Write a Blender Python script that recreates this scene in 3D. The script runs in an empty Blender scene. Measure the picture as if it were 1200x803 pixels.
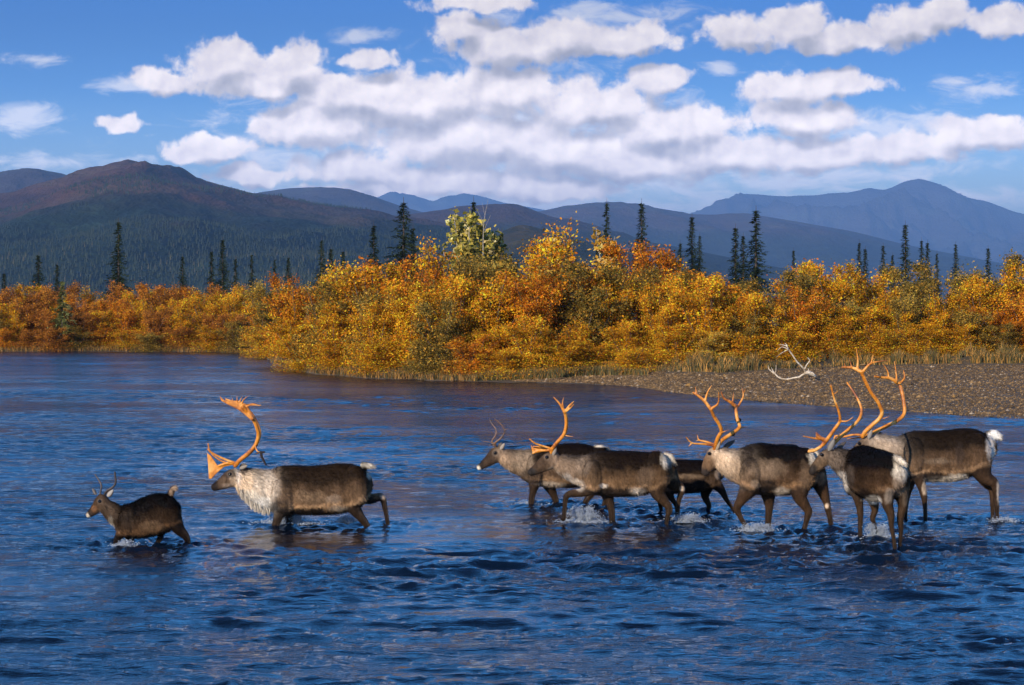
import bpy, math, random
import numpy as np
from mathutils import Vector

# ------------------------------------------------------------------ camera, world, sun, exposure
SC = bpy.context.scene
COL = SC.collection
F, YH, H = 2400.0, 350.0, 2.9            # focal length in photo pixels, horizon row, eye height (m)
cam_d = bpy.data.cameras.new('camera')
cam = bpy.data.objects.new('camera', cam_d); COL.objects.link(cam)
cam.location = (0, 0, H); cam.rotation_euler = (math.radians(90), 0, 0)
cam_d.sensor_width = 36; cam_d.lens = 36 * F / 1200
cam_d.shift_y = -(401.5 - YH) / 1200
cam_d.clip_start = 0.1; cam_d.clip_end = 80000
SC.camera = cam

SUN_AZ, SUN_EL = 33.0, 21.0              # degrees to the left of straight behind the camera, and up
sdir = Vector((-math.sin(math.radians(SUN_AZ)) * math.cos(math.radians(SUN_EL)),
               -math.cos(math.radians(SUN_AZ)) * math.cos(math.radians(SUN_EL)),
               math.sin(math.radians(SUN_EL))))
sun_d = bpy.data.lights.new('sun', 'SUN'); sun_d.energy = 5.0; sun_d.angle = math.radians(0.5)
sun_d.color = (1.0, 0.86, 0.68)
sun = bpy.data.objects.new('sun', sun_d); COL.objects.link(sun)
sun.rotation_euler = sdir.to_track_quat('Z', 'Y').to_euler(); sun.location = (-20, -20, 30)

SC.view_settings.view_transform = 'Standard'; SC.view_settings.look = 'None'
SC.view_settings.exposure = 0.0; SC.view_settings.gamma = 1.0
SC.view_settings.use_curve_mapping = False
SC.cycles.max_bounces = 6; SC.cycles.diffuse_bounces = 2; SC.cycles.glossy_bounces = 3
SC.cycles.transmission_bounces = 4; SC.cycles.transparent_max_bounces = 6; SC.cycles.volume_bounces = 0
SC.cycles.use_denoising = True

class NT:
    """small helper for node trees"""
    def __init__(s, tree): s.t = tree; s.n = tree.nodes; s.l = tree.links
    def new(s, kind, **kw):
        nd = s.n.new(kind)
        for k, v in kw.items(): setattr(nd, k, v)
        return nd
    def put(s, sock, v):
        if v is None: return
        if hasattr(v, 'is_output'): s.l.new(v, sock)
        else:
            sock.default_value = v
    def math(s, op, a, b=None, c=None, clamp=False):
        nd = s.new('ShaderNodeMath', operation=op); nd.use_clamp = clamp
        s.put(nd.inputs[0], a); s.put(nd.inputs[1], b); s.put(nd.inputs[2], c)
        return nd.outputs[0]
    def vmath(s, op, a, b=None, c=None):
        nd = s.new('ShaderNodeVectorMath', operation=op)
        s.put(nd.inputs[0], a); s.put(nd.inputs[1], b); s.put(nd.inputs[2], c)
        return nd.outputs['Value'] if op in ('LENGTH', 'DISTANCE', 'DOT_PRODUCT') else nd.outputs[0]
    def noise(s, vec, scale, detail=4.0, rough=0.55, dist=0.0, dims='3D'):
        nd = s.new('ShaderNodeTexNoise'); nd.noise_dimensions = dims
        s.put(nd.inputs['Vector'], vec); nd.inputs['Scale'].default_value = scale
        nd.inputs['Detail'].default_value = detail; nd.inputs['Roughness'].default_value = rough
        nd.inputs['Distortion'].default_value = dist
        return nd.outputs['Fac'], nd.outputs['Color']
    def ramp(s, fac, stops, interp='LINEAR'):
        nd = s.new('ShaderNodeValToRGB'); nd.color_ramp.interpolation = interp
        e = nd.color_ramp.elements
        while len(e) < len(stops): e.new(0.5)
        for q, (p, c) in zip(e, stops):
            q.position = p; q.color = (c[0], c[1], c[2], 1) if len(c) == 3 else c
        s.put(nd.inputs[0], fac)
        return nd.outputs[0]
    def mix(s, fac, a, b, mode='MIX'):
        nd = s.new('ShaderNodeMix', data_type='RGBA', blend_type=mode)
        s.put(nd.inputs[0], fac); s.put(nd.inputs[6], a if hasattr(a, 'is_output') else (*a, 1))
        s.put(nd.inputs[7], b if hasattr(b, 'is_output') else (*b, 1))
        return nd.outputs[2]
    def maprange(s, v, a, b, c=0.0, d=1.0, kind='LINEAR'):
        nd = s.new('ShaderNodeMapRange', interpolation_type=kind)
        s.put(nd.inputs['Value'], v)
        for k, x in zip(('From Min', 'From Max', 'To Min', 'To Max'), (a, b, c, d)): nd.inputs[k].default_value = x
        return nd.outputs[0]

# ---- the sky: Nishita plus cumulus laid out by direction
W = bpy.data.worlds.new('World'); SC.world = W; W.use_nodes = True
SKY_STRENGTH = 0.11
def build_sky():
    blobs = [(195,97,48,17),(262,78,62,34),(345,80,52,34),(310,100,100,17),(432,70,40,12),(145,143,27,12),(247,173,58,18),(215,180,28,12),
        (545,36,44,24),(600,56,80,26),(655,44,60,28),(735,45,68,19),(560,4,66,12),(772,92,40,19),(870,38,52,24),(930,28,46,24),(985,45,60,20),(1060,28,50,28),(1110,15,40,22),(1180,26,44,22),
        (420,112,110,28),(370,146,82,34),(480,120,110,40),(590,108,100,34),(560,165,150,42),(700,126,90,32),(790,150,90,32),(660,180,120,30),
        (920,106,56,24),(985,100,62,18),(940,138,80,26),(850,182,96,26),(950,182,110,24),(1050,172,84,18),(1150,156,80,20),(740,195,110,24),
        (420,196,76,24),(540,212,110,20),(650,222,90,16),(300,205,60,12),(430,225,80,10)]
    wisps = [(415,44,40,14),(845,80,20,12),(1120,98,30,14),(25,140,80,20),(60,190,130,14),(160,100,60,12),(340,190,130,22),(1150,104,60,18),(1000,205,160,16),(600,225,400,16),(900,215,200,14),(40,70,50,12),(1040,160,180,40),(560,150,330,80),(700,20,140,20),(800,215,120,30),(150,215,180,14),(600,240,900,26),(1120,235,160,20),(80,235,160,22)]
    gt = bpy.data.node_groups.new('cloud_field', 'ShaderNodeTree')
    gt.interface.new_socket('Vector', in_out='INPUT', socket_type='NodeSocketVector')
    gt.interface.new_socket('Density', in_out='OUTPUT', socket_type='NodeSocketFloat')
    gt.interface.new_socket('Fine', in_out='OUTPUT', socket_type='NodeSocketFloat')
    gt.interface.new_socket('Macro', in_out='OUTPUT', socket_type='NodeSocketFloat')
    g = NT(gt); gi = g.new('NodeGroupInput'); go = g.new('NodeGroupOutput')
    p = gi.outputs[0]
    n1, c1 = g.noise(p, 0.030, 7.0, 0.56, 0.15, '2D')          # px units: ~33 px billows
    _, c5 = g.noise(p, 0.022, 2.0, 0.5, 0.0, '2D')
    wv = g.vmath('SUBTRACT', c5, (0.5, 0.5, 0.5))
    pw = g.vmath('MULTIPLY_ADD', wv, (34, 24, 0), p)
    acc = None
    for (cx, cy, rx, ry) in blobs:
        q = g.vmath('MULTIPLY_ADD', pw, (1 / rx, 1 / ry, 0), (-cx / rx, -cy / ry, 0))
        d = g.vmath('LENGTH', q)
        acc = d if acc is None else g.math('SMOOTH_MIN', acc, d, 0.22)
    n2, _ = g.noise(p, 0.075, 6.0, 0.6, 0.2, '2D')
    dens = g.math('SUBTRACT', 1.10, acc)
    dens = g.math('MULTIPLY_ADD', g.math('SUBTRACT', n1, 0.5), 1.0, dens)
    dens = g.math('MULTIPLY_ADD', g.math('SUBTRACT', n2, 0.5), 0.42, dens)
    g.l.new(dens, go.inputs[0])
    n4, _ = g.noise(p, 0.026, 3.0, 0.5, 0.0, '2D'); fine = g.math('MULTIPLY_ADD', n2, 0.15, n4); g.l.new(fine, go.inputs[1]); g.l.new(g.math('MULTIPLY_ADD', n4, 0.12, g.math('SUBTRACT', 1.0, acc)), go.inputs[2])

    t = NT(W.node_tree); W.node_tree.nodes.clear()
    tc = t.new('ShaderNodeTexCoord'); sx = t.new('ShaderNodeSeparateXYZ'); t.l.new(tc.outputs['Generated'], sx.inputs[0])
    y = t.math('MAXIMUM', sx.outputs[1], 0.02)
    u = t.math('MULTIPLY_ADD', t.math('DIVIDE', sx.outputs[0], y), F, 600.0)
    v = t.math('MULTIPLY_ADD', t.math('DIVIDE', sx.outputs[2], y), -F, YH)
    cx = t.new('ShaderNodeCombineXYZ'); t.l.new(u, cx.inputs[0]); t.l.new(v, cx.inputs[1])
    P = cx.outputs[0]
    def field(vec):
        gn = t.new('ShaderNodeGroup'); gn.node_tree = gt; t.l.new(vec, gn.inputs[0]); return gn.outputs[0], gn.outputs[1], gn.outputs[2]
    d0, f0, m0 = field(P)
    d1, f1, m1 = field(t.vmath('ADD', P, (-6, -10, 0)))                 # towards the light: up and left
    front = t.maprange(sx.outputs[1], 0.3, 0.5)
    cover = t.math('MULTIPLY', t.maprange(d0, 0.0, 0.40, kind='SMOOTHSTEP'), front)
    d2, f2, m2 = field(t.vmath('ADD', P, (-8, -24, 0)))             # how much cloud stands above this point
    relief = t.math('SUBTRACT', f0, f1)
    above = t.math('SUBTRACT', m2, t.math('MULTIPLY', m0, 0.7))
    lit = t.math('MULTIPLY_ADD', relief, 0.85, 0.76)
    lit = t.math('SUBTRACT', lit, t.math('MULTIPLY', t.maprange(above, -0.15, 0.62, kind='SMOOTHSTEP'), 0.64), clamp=True)
    ccol = t.ramp(lit, [(0.0, (0.54, 0.48, 0.45)), (0.32, (0.80, 0.71, 0.66)), (0.60, (1.15, 1.0, 0.93)), (0.95, (1.52, 1.33, 1.18))])
    # thin wisps
    wacc = None
    for (bx, by, rx, ry) in wisps:
        q = t.vmath('MULTIPLY_ADD', P, (1 / rx, 1 / ry, 0), (-bx / rx, -by / ry, 0))
        d = t.vmath('LENGTH', q); wacc = d if wacc is None else t.math('SMOOTH_MIN', wacc, d, 0.3)
    wn, _ = t.noise(t.vmath('MULTIPLY', P, (0.4, 1.0, 1.0)), 0.045, 8.0, 0.62, 0.4, '2D')
    wd = t.math('MULTIPLY_ADD', t.math('SUBTRACT', wn, 0.5), 2.6, t.math('SUBTRACT', 1.05, wacc))
    wcov = t.math('MULTIPLY', t.math('MULTIPLY', t.maprange(wd, 0.0, 1.1, kind='SMOOTHSTEP'), 0.85), front)
    sky = t.new('ShaderNodeTexSky', sky_type='NISHITA')
    sky.sun_disc = False; sky.sun_elevation = math.radians(SUN_EL)
    sky.sun_rotation = math.atan2(sdir.x, sdir.y)
    sky.altitude = 300; sky.air_density = 1.0; sky.dust_density = 0.15; sky.ozone_density = 3.5
    k = 1.0 / SKY_STRENGTH
    tint = t.ramp(sx.outputs[2], [(0.02, (1.0, 0.98, 1.0)), (0.055, (0.66, 0.72, 0.86)), (0.10, (0.26, 0.50, 0.88)), (0.15, (0.15, 0.46, 1.0)), (0.22, (0.58, 1.80, 2.75)), (0.44, (0.52, 1.60, 2.4)), (0.62, (0.2, 0.42, 0.9))])
    base = t.mix(1.0, sky.outputs[0], tint, 'MULTIPLY')
    c = t.mix(wcov, base, (1.0 * k, 0.98 * k, 1.02 * k))
    cc = t.vmath('MULTIPLY', ccol, (k, k, k))
    c = t.mix(cover, c, cc)
    gain = t.maprange(sx.outputs[2], 0.045, 0.14, 2.3, 1.0, kind='SMOOTHSTEP')   # low sky and cloud brightened to offset the haze volume's dimming
    gv = t.new('ShaderNodeCombineXYZ'); [t.l.new(gain, gv.inputs[i]) for i in range(3)]; c = t.vmath('MULTIPLY', c, gv.outputs[0])
    bg = t.new('ShaderNodeBackground'); t.l.new(c, bg.inputs[0]); bg.inputs[1].default_value = SKY_STRENGTH
    out = t.new('ShaderNodeOutputWorld'); t.l.new(bg.outputs[0], out.inputs[0])
    W.cycles.sampling_method = 'MANUAL'; W.cycles.sample_map_resolution = 512
build_sky()

# ------------------------------------------------------------------ helpers
rng = np.random.default_rng(7)
random.seed(7)
def P3(px, py, Y): return np.array([(px - 600) / F * Y, Y, H - (py - YH) / F * Y])
def YW(py, z=0.0): return F * (H - z) / (py - YH)

def tag(o, label=None, cat=None, group=None, kind=None):
    if label: o['label'] = label
    if cat: o['category'] = cat
    if group: o['group'] = group
    if kind: o['kind'] = kind
    return o
def link(name, me, mat=None, parent=None, loc=None):
    o = bpy.data.objects.new(name, me); COL.objects.link(o)
    if mat is not None and me is not None and not me.materials: me.materials.append(mat)
    if parent is not None: o.parent = parent
    if loc is not None: o.location = loc
    return o
def mesh_np(name, V, Fc, smooth=True, vcol=None):
    V = np.asarray(V, dtype=np.float32); Fc = np.asarray(Fc, dtype=np.int32)
    n, k = Fc.shape
    me = bpy.data.meshes.new(name)
    me.vertices.add(len(V)); me.vertices.foreach_set('co', V.ravel())
    me.loops.add(n * k); me.loops.foreach_set('vertex_index', Fc.ravel())
    me.polygons.add(n); me.polygons.foreach_set('loop_start', np.arange(0, n * k, k, dtype=np.int32))
    me.update(calc_edges=True)
    me.polygons.foreach_set('use_smooth', np.full(n, smooth))
    if vcol is not None: set_vcol(me, vcol)
    me.validate(); me.update()
    return me
def set_vcol(me, c, name='Col'):
    a = me.color_attributes.new(name, 'FLOAT_COLOR', 'POINT')
    c = np.asarray(c, dtype=np.float32)
    if c.shape[1] == 3: c = np.hstack([c, np.ones((len(c), 1), np.float32)])
    a.data.foreach_set('color', c.ravel())
def grid_faces(nr, nc):
    i = np.arange(nr - 1)[:, None] * nc + np.arange(nc - 1)[None, :]
    i = i.ravel()
    return np.stack([i, i + 1, i + nc + 1, i + nc], 1)

def _h(ix, iy, seed):
    n = (ix.astype(np.int64) * 374761393 + iy.astype(np.int64) * 668265263 + seed * 974634777) & 0xffffffff
    n = ((n ^ (n >> 13)) * 1274126177) & 0xffffffff
    return ((n ^ (n >> 16)) & 0xffff) / 65535.0
def vnoise(x, y, seed=0):
    ix = np.floor(x); iy = np.floor(y); fx = x - ix; fy = y - iy
    fx = fx * fx * fx * (fx * (fx * 6 - 15) + 10); fy = fy * fy * fy * (fy * (fy * 6 - 15) + 10)
    a = _h(ix, iy, seed); b = _h(ix + 1, iy, seed); c = _h(ix, iy + 1, seed); d = _h(ix + 1, iy + 1, seed)
    return (a + (b - a) * fx) * (1 - fy) + (c + (d - c) * fx) * fy - 0.5
def fbm(x, y, oct=4, seed=0, gain=0.5):
    s = 0; a = 1.0
    for k in range(oct):
        s = s + a * vnoise(x * 2 ** k + 17.3 * k, y * 2 ** k - 9.1 * k, seed + k); a *= gain
    return s

def mat_new(name):
    m = bpy.data.materials.new(name); m.use_nodes = True
    t = NT(m.node_tree); bs = m.node_tree.nodes['Principled BSDF']
    return m, t, bs
def bump(t, bs, h, strength, dist):
    b = t.new('ShaderNodeBump'); b.inputs['Strength'].default_value = strength; b.inputs['Distance'].default_value = dist
    t.put(b.inputs['Height'], h); t.l.new(b.outputs[0], bs.inputs['Normal']); return b

# ------------------------------------------------------------------ shore, ground
SH = np.array([(-4000,108),(-200,112),(0,112),(150,112.5),(240,111),(302,109),(312,100),(322,90),(338,84),(370,78.5),(430,74.5),(500,72.8),(560,71.8),(640,70.5),(700,69.8),(740,67.5),(780,63.5),
   (850,59.5),(920,56.4),(1000,54.2),(1080,52.2),(1150,50.2),(1200,49),(1300,46.5),(1500,42),(2000,36),(6000,30)])
VEG = np.array([(-4000,.6),(296,.6),(560,.6),(620,1.2),(660,2.4),(700,4.2),(740,6.0),(780,8.5),(850,11.5),(920,16),(1000,20),(1100,23),(1200,25),(1500,30),(6000,30)])  # depth of bare bar before plants
def shore(u):
    return np.interp(u, SH[:, 0], SH[:, 1]) + 0.9 * fbm(np.asarray(u) / 55.0, np.asarray(u) * 0 + 3.3, 3, 5)
def veg(u): return np.interp(u, VEG[:, 0], VEG[:, 1])
def ground_z(u, Y):
    d = Y - shore(u); w = veg(u)
    bar = np.clip(d / np.maximum(w, 1.2), 0, 1) * np.interp(w, [0.6, 5, 25], [0.12, 0.22, 0.50])
    bank = 0.28 * np.clip((d - w) / 1.6, 0, 1) + 0.35 * np.clip((d - w) / 30, 0, 1)
    z = np.where(d < 0, np.maximum(-0.7, d * 0.10), bar + bank)
    X = (u - 600) / F * Y
    z = z + np.where(d > 0.3, 0.05 * fbm(X / 2.5, Y / 2.5, 3, 11) * np.clip(d, 0, 1), 0)
    return z
def build_ground():
    u = np.unique(np.concatenate([np.linspace(-9000, -200, 40), np.arange(-200, 1400, 6), np.linspace(1400, 10000, 40)]))
    Y = np.concatenate([np.linspace(2, 40, 20), np.arange(42, 135, 0.45), np.geomspace(136, 33000, 76)])
    U, YY = np.meshgrid(u, Y)
    Z = ground_z(U, YY); X = (U - 600) / F * YY
    far = YY > 300
    Z = np.where(far, Z + np.minimum(YY - 300, 3000) * 0.0004, Z)
    V = np.stack([X, YY, Z], -1).reshape(-1, 3)
    Vv = V; d = (YY - shore(U)); w = veg(U)
    veget = np.clip((d - w + 0.6 * fbm(X / 1.5, YY / 1.5, 3, 4)) / 0.8, 0, 1).ravel()
    me = mesh_np('ground', Vv, grid_faces(len(Y), len(u)), True, np.stack([veget, veget, veget], 1))
    m, t, bs = mat_new('ground_soil')
    at = t.new('ShaderNodeAttribute', attribute_name='Col')
    tc = t.new('ShaderNodeTexCoord'); o = tc.outputs['Object']
    n1, _ = t.noise(o, 9.0, 6, 0.7); n2, _ = t.noise(o, 0.6, 4, 0.6)
    vo = t.new('ShaderNodeTexVoronoi'); t.l.new(o, vo.inputs['Vector']); vo.inputs['Scale'].default_value = 24
    stone = t.ramp(vo.outputs['Color'], [(0.1, (0.045, 0.033, 0.02)), (0.5, (0.10, 0.07, 0.042)), (0.8, (0.16, 0.115, 0.07)), (1.0, (0.30, 0.23, 0.15))])
    grav = t.mix(n2, stone, (0.10, 0.08, 0.055))
    soil = t.ramp(n1, [(0.3, (0.035, 0.03, 0.018)), (0.6, (0.09, 0.07, 0.035)), (0.8, (0.14, 0.11, 0.05))])
    t.l.new(t.mix(at.outputs['Color'], grav, soil), bs.inputs['Base Color'])
    bs.inputs['Roughness'].default_value = 0.9
    bump(t, bs, vo.outputs['Distance'], 0.6, 0.05)
    o = link('ground', me, m); tag(o, kind='structure')
build_ground()

# ------------------------------------------------------------------ hills
def hill_mat(name, forest, tundra, line, soft, sc=1.0):
    m, t, bs = mat_new(name)
    tc = t.new('ShaderNodeTexCoord'); o = tc.outputs['Object']
    z = t.new('ShaderNodeSeparateXYZ'); t.l.new(o, z.inputs[0])
    n1, _ = t.noise(t.vmath('MULTIPLY', o, (1, 0.6, 2.5)), 0.0022 / sc, 7, 0.62, 0.3)
    n2, _ = t.noise(t.vmath('MULTIPLY', o, (1, 0.5, 1)), 0.03, 3, 0.7)
    n3, _ = t.noise(t.vmath('MULTIPLY', o, (0.5, 0.3, 3)), 0.006 / sc, 5, 0.6)
    h = t.math('MULTIPLY_ADD', t.math('SUBTRACT', n1, 0.5), soft * 3.0, z.outputs[2])
    f = t.maprange(h, line - soft * .5, line + soft * .5, kind='SMOOTHSTEP')
    fc = t.ramp(n2, [(0.3, tuple(0.55 * c for c in forest)), (0.55, forest), (0.75, tuple(1.7 * c for c in forest))])
    tcx = t.ramp(n3, [(0.3, tuple(0.6 * c for c in tundra)), (0.5, tundra), (0.7, (tundra[0] * 1.1, tundra[1] * 1.5, tundra[2] * 1.3))])
    c = t.mix(f, fc, tcx)
    t.l.new(c, bs.inputs['Base Color']); bs.inputs['Roughness'].default_value = 1.0
    bs.inputs['Specular IOR Level'].default_value = 0.1
    bump(t, bs, t.math('MULTIPLY_ADD', n1, 6.0, n2), 0.9, 12.0 * sc)
    return m
HILLS = {}
def hill(name, prof, D, foot, mat, rough=0.06, seed=1, step=5, rows=90, gully=0.12):
    prof = np.array(prof, float)
    u = np.arange(prof[0, 0], prof[-1, 0] + 1, step)
    r = np.interp(u, prof[:, 0], prof[:, 1])
    kk = np.exp(-np.linspace(-2, 2, 9) ** 2); kk /= kk.sum()
    r = np.convolve(np.pad(r, 4, mode='edge'), kk, 'valid')
    zr = H + (YH - r) / F * D
    edge = np.clip(np.minimum(u - u[0], u[-1] - u) / 60.0, 0, 1); edge = edge * edge * (3 - 2 * edge)
    tt = np.concatenate([np.linspace(0, 1, rows), np.linspace(1.02, 1.5, 16)])
    T, U = np.meshgrid(tt, u, indexing='ij')
    Y = foot + (D - foot) * T
    X = (U - 600) / F * Y
    shp = np.where(T <= 1, np.sin(np.clip(T, 0, 1) * math.pi / 2) ** 1.35, 1 - (T - 1) ** 2 * 3.0)
    zz = zr[None, :]
    s = D / 30.0 if D < 12000 else D / 45.0
    g = np.abs(fbm(X / (s * 3.2), Y / (s * 6), 5, seed, 0.55))
    nz = fbm(X / (s * 1.2), Y / (s * 1.6), 6, seed + 20, 0.6)
    env = np.clip(T * 3, 0, 1) * np.where(T < 1, np.clip((1 - T) * 5, 0.04, 1), 0.1)
    Z = zz * shp * edge[None, :] - zz * gully * g * env * edge[None, :] * 2.2 + zz * rough * nz * env * edge[None, :]
    Z = np.where((T == 0) | (edge[None, :] == 0), -2.0, Z)
    me = mesh_np(name, np.stack([X, Y, Z], -1).reshape(-1, 3), grid_faces(len(tt), len(u)), True)
    o = link(name, me, mat); tag(o, kind='structure')
    HILLS[name] = o
    return u, tt, X, Y, Z
hm_a = hill_mat('forested_hill', (0.018, 0.034, 0.024), (0.095, 0.048, 0.036), 135, 70)
hm_b = hill_mat('tundra_hill', (0.03, 0.04, 0.03), (0.070, 0.052, 0.055), 220, 90)
hm_c = hill_mat('tundra_hill_low', (0.028, 0.04, 0.03), (0.080, 0.044, 0.036), 175, 80)
hm_c2 = hill_mat('tundra_hill_far', (0.028, 0.04, 0.03), (0.085, 0.052, 0.046), 300, 140)
hm_d = hill_mat('rock_mountain', (0.05, 0.055, 0.05), (0.09, 0.085, 0.09), 300, 200, 2.0)
hm_g = hill_mat('far_mountain', (0.045, 0.05, 0.05), (0.095, 0.078, 0.078), 500, 350, 2.5)
hm_k = hill_mat('birch_knoll', (0.035, 0.04, 0.02), (0.12, 0.075, 0.025), 75, 50, 0.4)
A = hill('hill_near_left', [(-1500,300),(-700,262),(-300,245),(0,234),(60,221),(100,209),(140,201),(170,200),(200,206),(260,222),(300,230),(350,241),(400,250),(440,256),(500,264),(580,274),(680,290),(800,308),(900,330)], 4400, 1500, hm_a, seed=3, rough=.05, gully=.16)
hill('hill_back_left', [(-900,260),(-300,228),(-100,214),(0,204),(40,198),(75,203),(95,211),(130,222),(200,245),(300,280)], 7000, 4800, hm_b, seed=5)
hill('hill_middle_left', [(180,300),(250,240),(305,226),(340,221),(375,219),(410,225),(440,232),(465,240),(520,256),(600,290)], 9000, 6500, hm_b, seed=8)
hill('peaks_far_middle', [(380,290),(425,240),(445,230),(458,224),(468,227),(482,229),(505,237),(525,231),(545,226),(572,232),(592,238),(640,246),(700,262),(800,300)], 25000, 18500, hm_d, seed=9, step=2, rough=.05, gully=.22)
hill('hill_middle', [(400,300),(470,254),(500,249),(540,244),(580,241),(602,239),(618,244),(650,256),(700,268),(760,284),(850,302),(1000,330)], 5600, 3000, hm_c, seed=12)
hill('hill_middle_right', [(480,300),(560,262),(620,250),(660,241),(700,236),(740,238),(780,246),(820,253),(870,252),(900,254),(950,262),(1000,271),(1060,286),(1150,304),(1250,322),(1350,345)], 10500, 7000, hm_c2, seed=15, gully=.2)
hill('mountain_far_right', [(700,300),(780,262),(820,247),(845,236),(865,228),(900,225),(950,226),(1000,223),(1020,219),(1035,224),(1060,215),(1075,211),(1100,216),(1130,230),(1160,235),(1200,248),(1300,264),(1500,285),(2000,300)], 22000, 15000, hm_g, seed=21, step=3, rough=.16, gully=.55)
hill('knoll_middle', [(500,330),(560,290),(585,273),(612,264),(640,269),(690,284),(760,300),(840,330)], 2400, 1500, hm_k, seed=25)

def build_forest():
    """thousands of far spruces on the near hill: one mass"""
    u, tt, X, Y, Z = A
    n = 48000
    rr = rng
    ti = rr.random(n) ** 1.3 * 0.93 * 89; ui = rr.random(n) * (len(u) - 2)
    ui = np.clip(np.interp(rr.random(n), [0, .08, .95, 1], [0, 250, 420, len(u) - 2]), 0, len(u) - 2)
    i0 = ti.astype(int); j0 = ui.astype(int); fi = ti - i0; fj = ui - j0
    def bil(M): return (M[i0, j0] * (1 - fi) * (1 - fj) + M[i0 + 1, j0] * fi * (1 - fj) + M[i0, j0 + 1] * (1 - fi) * fj + M[i0 + 1, j0 + 1] * fi * fj)
    x, y, z = bil(X), bil(Y), bil(Z)
    keep = (z > -0.5) & (fbm(x / 260, z / 60, 4, 3) > -0.12 + 0.0030 * np.maximum(z - 90, -60))
    x, y, z = x[keep], y[keep], z[keep]; n = len(x)
    h = rr.uniform(2.8, 6.5, n) ; r = h * rr.uniform(0.13, 0.2, n)
    a = np.arange(5) / 5 * 2 * math.pi
    base = np.stack([x[:, None] + r[:, None] * np.cos(a), y[:, None] + r[:, None] * np.sin(a), np.repeat((z - 0.5)[:, None], 5, 1)], -1)
    top = np.stack([x, y, z + h], -1)[:, None, :]
    V = np.concatenate([base, top], 1).reshape(-1, 3)
    k = np.arange(n)[:, None] * 6
    Fc = np.concatenate([np.stack([k[:, 0] + i, k[:, 0] + (i + 1) % 5, k[:, 0] + 5], 1) for i in range(5)])
    g = rr.random(n); c = np.stack([0.018 + 0.02 * g, 0.032 + 0.018 * g, 0.02 + 0.006 * g], 1)
    yel = (rr.random(n) < 0.06) & (z < 60); c[yel] = (0.10, 0.085, 0.04)
    me = mesh_np('spruce_forest', V, Fc, False, np.repeat(c, 6, 0))
    m, t, bs = mat_new('far_spruce'); at = t.new('ShaderNodeAttribute', attribute_name='Col')
    t.l.new(at.outputs['Color'], bs.inputs['Base Color']); bs.inputs['Roughness'].default_value = 1
    o = link('spruce_forest', me, m); tag(o, 'dark spruce forest covering the near hillside', 'forest', kind='stuff')
build_forest()

# ---- the air
def build_haze():
    x0, x1, y0, y1, z0, z1 = -34000, 34000, -60, 36000, -4, 1400
    V = [(x, y, z) for x in (x0, x1) for y in (y0, y1) for z in (z0, z1)]
    Fc = [(0, 1, 3, 2), (4, 6, 7, 5), (0, 4, 5, 1), (2, 3, 7, 6), (0, 2, 6, 4), (1, 5, 7, 3)]
    me = mesh_np('haze', V, Fc, False)
    m = bpy.data.materials.new('haze_air'); m.use_nodes = True; m.node_tree.nodes.clear(); t = NT(m.node_tree)
    v = t.new('ShaderNodeVolumePrincipled'); v.inputs['Color'].default_value = (0.30, 0.56, 1.0, 1)
    v.inputs['Density'].default_value = HAZE; v.inputs['Anisotropy'].default_value = 0.0
    out = t.new('ShaderNodeOutputMaterial'); t.l.new(v.outputs[0], out.inputs['Volume'])
    o = link('haze', me, m); tag(o, 'thin blue air between the river and the mountains', 'haze', kind='stuff')
HAZE = 7.0e-5
build_haze()
# ------------------------------------------------------------------ animals' places (used by the water too)
LEGS = []      # (x, y) where a leg meets the water

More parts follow.
